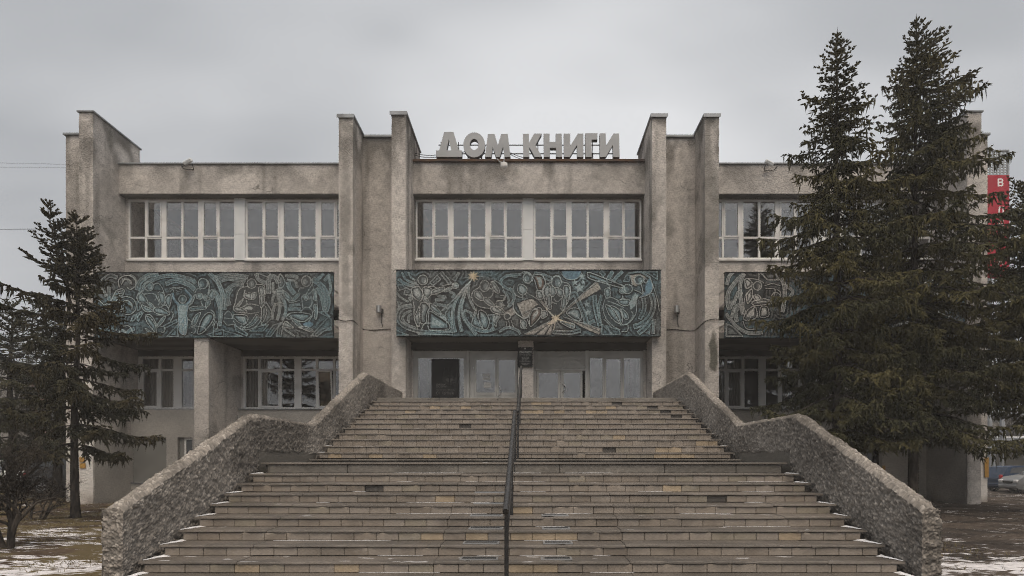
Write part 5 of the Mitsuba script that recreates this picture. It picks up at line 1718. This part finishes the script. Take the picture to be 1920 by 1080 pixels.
bare_tree('shrub', 'bare many stemmed shrub at the left edge on the leaf strewn ground', 'shrub', ax(22, 9.9), 9.9, -.02, 4, 5, .62, 5, .055, .62)
bare_tree('shrub', 'low bare shrub behind the big one, in front of the parked cars on the left', 'shrub', ax(70, 15), 15.0, -.02, 5, 9, .7, 5, .025, .5)
bare_tree('tree', 'thin leafless tree against the sky above the left spruces', 'tree', ax(45, 34), 34.0, 0, 2, 17, .42, 6, .10, 2.6)
bare_tree('tree', 'leafless tree behind the parked cars at the right edge', 'tree', ax(1925, 52), 52.0, -.2, 2, 19, .42, 5, .13, 2.5)
# a scrap of yellow leaves seen between the spruce branches
yk = thing('small_tree', 'small tree still holding a few bright yellow leaves, glimpsed between the right spruces', 'tree')
r = np.random.default_rng(4)
yc = np.array([ax(1893, 46), 46.0, ZT(712, 46)])
put('trunk', tube(np.array([[yc[0] + .1, 46, -.4], [yc[0] + .05, 46, 2.5], [yc[0], 46, yc[2] + .9]]), [.07, .05, .01], 6), 'mat_bark', yk)
n = 900
c = yc + r.normal(0, 1, (n, 3)) * np.array([.55, .5, .7])
a, b = r.normal(0, .09, (n, 3)), r.normal(0, .09, (n, 3))
put('crown', (np.stack([c, c + a, c + b], 1).reshape(-1, 3), np.arange(3 * n).reshape(-1, 3)), 'mat_yellow_leaf', yk)

# dead grass and fallen leaves on the ground at the sides
r = np.random.default_rng(8)
n = 26000
X = np.where(r.random(n) < .78, r.uniform(-15, -4.35, n), r.uniform(4.3, 7, n))
Yg = r.uniform(7, 22, n)
keep = meshkit.fbm(np.c_[X * 1.3, Yg * 1.3, X * 0 + 5], 3, 4) > .46
X, Yg = X[keep], Yg[keep]
Zg = ground_height(X, Yg) - .01
n = len(X)
h = r.uniform(.02, .075, n)
lean = r.normal(0, .04, (n, 2))
w = r.uniform(.004, .009, n)
th = r.uniform(0, 3.14, n)
p0 = np.c_[X - w * np.cos(th), Yg - w * np.sin(th), Zg]
p1 = np.c_[X + w * np.cos(th), Yg + w * np.sin(th), Zg]
p2 = np.c_[X + lean[:, 0], Yg + lean[:, 1], Zg + h]
diffuse('mat_dead_grass', proc(lambda p, n, uv: mix((.19, .155, .085), (.085, .075, .04), noise(p.x * 9, p.y * 9, 3.0))))
gk = put('grass', (np.stack([p0, p1, p2], 1).reshape(-1, 3), np.arange(3 * n).reshape(-1, 3)), 'mat_dead_grass', label='short dead grass and leaf litter on the ground beside the stairs', kind='stuff')
labels[gk]['category'] = 'grass'

# ------------------------------------------------------------------ cars


def car(label, x, y, z0, heading, paint, L=4.3, Hh=1.45, kind='hatch'):
    k = thing('parked_car', label, 'car', None)
    W = 1.72
    M = trimesh.transformations.translation_matrix((x, y, z0)) @ trimesh.transformations.rotation_matrix(heading, (0, 0, 1))

    def p(name, m_, mat, parent=None, smooth=False):
        m_ = m_.copy()
        m_.apply_transform(M)
        return put(name, m_, mat, parent or k, smooth=smooth)

    def loft(side, inset_at):
        """a side outline (x, z) given a rounded width: narrower towards the roof and the ends"""
        m_ = trimesh.creation.extrude_polygon(Polygon(side), 1.0, engine='earcut')
        v = m_.vertices
        m_ = trimesh.Trimesh(np.c_[v[:, 0], v[:, 2] - .5, v[:, 1]], m_.faces[:, ::-1], process=True)
        m_ = m_.subdivide().subdivide()
        v = m_.vertices.copy()
        wz = np.interp(v[:, 2], [.15, .5, .85, Hh], [.92, 1.0, .97, inset_at])
        wx = 1 - .10 * np.clip((np.abs(v[:, 0]) - L * .36) / (L * .14), 0, 1) ** 2
        v[:, 1] *= W * wz * wx
        m_.vertices = v
        return m_
    h = L / 2
    if kind == 'hatch':
        side = [(-h, .35), (-h + .02, .75), (-h + .18, 1.0), (-h + .45, 1.36), (-h + .9, Hh), (.2, Hh), (.75, Hh - .1), (1.25, .98), (h - .35, .86), (h - .06, .68), (h, .40), (h - .1, .22), (-h + .1, .22)]
        glass = [(-h + .42, 1.02), (-h + .62, 1.33), (-h + .95, Hh - .06), (.2, Hh - .06), (.66, Hh - .15), (1.08, 1.0)]
    elif kind == 'suv':
        side = [(-h, .40), (-h + .02, 1.0), (-h + .12, 1.1), (-h + .3, Hh - .05), (-h + .5, Hh), (.4, Hh), (.7, Hh - .1), (1.15, 1.12), (h - .2, 1.0), (h, .8), (h, .42), (h - .1, .28), (-h + .1, .28)]
        glass = [(-h + .28, 1.12), (-h + .45, Hh - .08), (.38, Hh - .08), (.62, Hh - .16), (1.0, 1.12)]
    else:
        side = [(-h, .38), (-h + .03, .85), (-h + .7, .95), (-h + 1.25, Hh - .08), (-h + 1.6, Hh), (.25, Hh), (.6, Hh - .08), (1.2, .95), (h - .3, .84), (h - .05, .66), (h, .40), (h - .1, .22), (-h + .1, .22)]
        glass = [(-h + .85, .98), (-h + 1.32, Hh - .12), (-h + 1.62, Hh - .07), (.22, Hh - .07), (.52, Hh - .14), (1.02, .98)]
    wheels = (-h + .78, h - .82)
    body = Polygon(side)
    for wx in wheels:
        body = body.difference(Point(wx, .31).buffer(.36, quad_segs=8))
    p('body', loft(list(body.exterior.coords)[:-1], .78), 'mat_paint_' + paint, smooth=35)
    gp = Polygon(glass)
    cx = [(-.32 if kind != 'sedan' else -.1)]
    pill = unary_union([sbox(c_ - .035, 0, c_ + .035, 3) for c_ in cx])
    sidepanes = gp.buffer(-.02).difference(pill)
    for s in (-1, 1):
        for g in getattr(sidepanes, 'geoms', [sidepanes]):
            m_ = trimesh.creation.extrude_polygon(g, .01, engine='earcut')
            v = m_.vertices
            wz = np.interp(v[:, 1], [.85, Hh], [.97, .78])
            m_ = trimesh.Trimesh(np.c_[v[:, 0], s * (W / 2 * wz + .004 + v[:, 2] * .6), v[:, 1]], m_.faces, process=False)
            p('side_window', m_, 'mat_glass_car')
    # windscreen and rear window
    for (xa, za), (xb, zb), nm in ((side[7] if kind != 'sedan' else side[7], side[6], 'windscreen'), (glass[0], glass[1], 'rear_window')):
        wa, wb = W * np.interp(za, [.85, Hh], [.97, .78]) / 2 - .1, W * np.interp(zb, [.85, Hh], [.97, .78]) / 2 - .08
        o = .02 if nm == 'windscreen' else -.03
        v = np.array([(xa + o, -wa, za + .03), (xa + o, wa, za + .03), (xb + o, wb, zb), (xb + o, -wb, zb)])
        p(nm, trimesh.Trimesh(v, np.array([[0, 1, 2], [0, 2, 3]]), process=False), 'mat_glass_car')
    for wx in wheels:
        for s in (-1, 1):
            tyre = trimesh.creation.revolve(np.array([(.19, -.10), (.28, -.10), (.31, -.07), (.31, .07), (.28, .10), (.19, .10)]), sections=24)
            tyre.apply_transform(trimesh.transformations.rotation_matrix(math.pi / 2, (1, 0, 0)))
            tyre.apply_translation((wx, s * (W / 2 - .12), .31))
            w_ = p('wheel', tyre, 'mat_rubber', smooth=40)
            spokes = [Point(0, 0).buffer(.06), Point(0, 0).buffer(.20).difference(Point(0, 0).buffer(.165))] + [affinity.rotate(sbox(-.022, 0, .022, .18), a_, origin=(0, 0)) for a_ in range(0, 360, 60)]
            rim = trimesh.creation.extrude_polygon(unary_union(spokes), .03, engine='earcut')
            v = rim.vertices
            rim = trimesh.Trimesh(np.c_[v[:, 0] + wx, s * (W / 2 - .05 + v[:, 2]), v[:, 1] + .31], rim.faces, process=False)
            p('rim', rim, 'mat_steel', w_)
    p('bumper', cbox(h - .14, h + .03, -W * .44, W * .44, .26, .46, .05), 'mat_paint_' + paint)
    p('bumper', cbox(-h - .03, -h + .14, -W * .44, W * .44, .28, .5, .05), 'mat_paint_' + paint)
    p('grille', cbox(h - .05, h + .015, -.36, .36, .50, .62, .02), 'mat_rubber')
    for s in (-1, 1):
        p('headlight', cbox(h - .22, h - .0, s * W * .36 - .16, s * W * .36 + .16, .56, .70, .03), 'mat_head_lamp')
        p('tail_light', cbox(-h - .012, -h + .12, s * W * .40 - .09, s * W * .40 + .09, .72, .95, .03), 'mat_tail_lamp')
        p('mirror', cbox(.78, .9, s * (W / 2 + .06) - .07, s * (W / 2 + .06) + .07, .98, 1.1, .03), 'mat_paint_' + paint)
    return k


gz = lambda x, y: float(ground_height(np.array([x]), np.array([y]))[0])   # noqa: E731
car('dark blue hatchback with a red tail lamp parked beyond the right corner of the building', ax(1855, 35.0) + 2.15, 35.0, gz(27.5, 35) - .05, 0.03, 'blue', Hh=1.43)
car('silver car with its nose to the left, parked in front of the dark blue hatchback', ax(1893, 32.6) + 2.2, 32.6, gz(27, 32.6) - .02, math.pi - .12, 'silver', kind='sedan', Hh=1.30)
car('white car parked behind the bare shrub at the left edge', ax(58, 27.5) - 2.15, 27.5, gz(-23, 27.5), .04, 'white', kind='sedan', Hh=1.42)
car('black car parked just left of the corner of the building', ax(62, 27.5) + 2.25, 27.7, gz(-19, 27.5), .02, 'black', L=4.4, kind='suv', Hh=1.6)

# ------------------------------------------------------------------ background
pyl = thing('advertising_pylon', 'tall red advertising pylon with white letters and a grey lattice top beyond the right corner', 'sign')
PY_ = 39.0
px0, px1 = ax(1851, PY_), ax(1893, PY_)
zb, zt1, zt2 = .0, ZT(328, PY_), ZT(281, PY_)
put('banner', cbox(px0 + .02, px1, PY_, PY_ + .35, ZT(520, PY_), zt1, .02), 'mat_red_banner', pyl)
put('mast', cat([cbox(px0 + .2, px0 + .4, PY_ + .1, PY_ + .3, -.4, ZT(520, PY_)), cbox(px1 - .4, px1 - .2, PY_ + .1, PY_ + .3, -.4, ZT(520, PY_))]), 'mat_zinc', pyl)
holes = []
nx_, nz_ = 6, 9
lw, lh = (px1 - px0 - .12) / nx_, (zt2 - zt1 - .1) / nz_
for i in range(nx_):
    for j in range(nz_):
        cx_ = px0 + .06 + lw * (i + .5)
        cz_ = zt1 + .05 + lh * (j + .5)
        holes.append(Polygon([(cx_ - lw * .36, cz_ - lh * .25), (cx_ + lw * .2, cz_ - lh * .4), (cx_ + lw * .36, cz_ + lh * .25), (cx_ - lw * .2, cz_ + lh * .4)]))
put('lattice', prism_xz(sbox(px0, zt1 + .01, px1, zt2).difference(unary_union(holes)), PY_ + .1, PY_ + .16), 'mat_lattice', pyl)
put('lattice_frame', prism_xz(frame_poly((px0 - .02, zt1 + .005, px1 + .03, zt2 + .04), [(px0 + .05, zt1 + .05, px1 - .06, zt2 - .05)]), PY_ + .06, PY_ + .099), 'mat_zinc', pyl)
for ch, py_ in (('В', 349), ('О', 374), ('Л', 402), ('Я', 427), ('Т', 449), ('С', 471), ('Я', 496)):
    flat_text(ch, ax(1876, PY_), ZT(py_, PY_), .46, PY_ - .004, 'mat_banner_print', pyl, 'letter', True, True)


def far_building(label, x0, x1, y, z1, mat, floors, bays, y1=None, roof=True):
    k = thing('apartment_building', label, 'building')
    put('wall', box(x0, x1, y + .0, y + 12, -.5, z1), mat, k)
    if roof:
        put('roof', cbox(x0 - .3, x1 + .3, y - .3, y + 12.3, z1, z1 + .35, .03), 'mat_far_roof', k)
    fh, bw = (z1 - .8) / floors, (x1 - x0) / bays
    for i in range(bays):
        for j in range(floors):
            cx, cz = x0 + bw * (i + .5), .9 + fh * (j + .5)
            f_ = put('window', prism_xz(frame_poly((cx - bw * .26, cz - fh * .28, cx + bw * .26, cz + fh * .28), [(cx - bw * .23, cz - fh * .25, cx - .03, cz + fh * .25), (cx + .03, cz - fh * .25, cx + bw * .23, cz + fh * .25)]), y - .05, y + .02), 'mat_upvc', k)
            put('pane', box(cx - bw * .23, cx + bw * .23, y - .015, y - .003, cz - fh * .25, cz + fh * .25), 'mat_far_glass', f_)
    return k


far_building('pale apartment building glimpsed through the spruces at the left edge', -72, -52.5, 62, 11.2, 'mat_far_wall', 4, 6)
far_building('pinkish brick building glimpsed behind the left end of the public building', -51.5, -30, 66, 10.2, 'mat_far_pink', 3, 6)
far_building('low dark building behind the parked cars at the right edge', 38, 66, 58, 5.2, 'mat_far_wall', 2, 7)
# green mesh fence and hedge behind the cars on the left
fk = thing('mesh_fence', 'low green mesh fence behind the parked cars on the left', 'fence')
for i in range(9):
    x = -36 + 2.2 * i
    put('post', cbox(x - .03, x + .03, 33.0, 33.06, -.1, 2.2), 'mat_green_fence', fk)
    if i < 8:
        put('mesh_panel', cat([box(x + .04, x + 2.16, 33.02, 33.03, z, z + .012) for z in np.arange(.2, 2.15, .15)] + [box(xx, xx + .012, 33.021, 33.034, .15, 2.15) for xx in np.arange(x + .05, x + 2.16, .09)]), 'mat_green_fence', fk)
hk = thing('hedge', 'dark leafless hedge running behind the parked cars on the left', 'hedge')
r = np.random.default_rng(12)
parts = []
for i in range(420):
    x, y = r.uniform(-34, -16.5), r.uniform(29.6, 31.2)
    q = [np.array([x, y, -.1])]
    d = np.array([r.normal(0, .25), r.normal(0, .25), 1.0])
    for _ in range(4):
        d = d + r.normal(0, .25, 3)
        q.append(q[-1] + d / np.linalg.norm(d) * r.uniform(.35, .6))
    parts.append(tube(np.array(q), np.linspace(.022, .005, 5), 3, caps=False))
put('branches', cat(parts), 'mat_bark', hk)
v_ = r.uniform(0, 1, (9000, 3)) * np.array([17.5, 1.6, 2.0]) + np.array([-34, 29.6, .0])
a, b = r.normal(0, .05, v_.shape), r.normal(0, .05, v_.shape)
put('foliage', (np.stack([v_, v_ + a, v_ + b], 1).reshape(-1, 3), np.arange(3 * len(v_)).reshape(-1, 3)), 'mat_needles_far', hk)
kk = thing('kiosk', 'low kiosk with a snowy flat roof behind the parked cars on the right', 'kiosk')
put('wall', box(31.5, 41, 44, 48, -.5, 2.75), 'mat_lintel', kk)
put('roof', cbox(31.1, 41.4, 43.4, 48.4, 2.75, 2.95, .02), 'mat_zinc', kk)
put('snow', cbox(31.2, 41.3, 43.5, 48.3, 2.953, 3.03, .02), 'mat_snow', kk)
for i in range(5):
    put('post', cbox(31.6 + 2.2 * i, 31.72 + 2.2 * i, 43.6, 43.72, -.5, 2.75), 'mat_zinc', kk)
# overhead wires on the left
one('overhead_wire', wire([(-75, 26, ZT(425, 26)), (-15.38, 21.6, ZT(425, 21.4))], .008, .12, 16), 'mat_cable', 'single overhead wire running level from the left edge to the end wall', 'overhead wire')
one('overhead_wire', wire([(-60, 36, ZT(262, 36)), (-15.38, 24, ZT(290, 24) - .4)], .0045, .2, 16), 'mat_cable', 'upper of the two slack overhead wires near the left roof corner', 'overhead wire')
one('overhead_wire', wire([(-60, 36, ZT(272, 36)), (-15.38, 24, ZT(296, 24) - .4)], .0045, .25, 16), 'mat_cable', 'lower of the two slack overhead wires near the left roof corner', 'overhead wire')

# ------------------------------------------------------------------ the damp winter air
scene['haze'] = {'type': 'cube', 'to_world': T().translate([0, 300, 9.0]).scale([700, 700, 10.6]), 'bsdf': {'type': 'null'}, 'interior': {'type': 'ref', 'id': 'haze_air'}}
labels['haze'] = {'kind': 'stuff', 'label': 'faint winter haze in the air over the whole place', 'category': 'haze'}
# haze_box
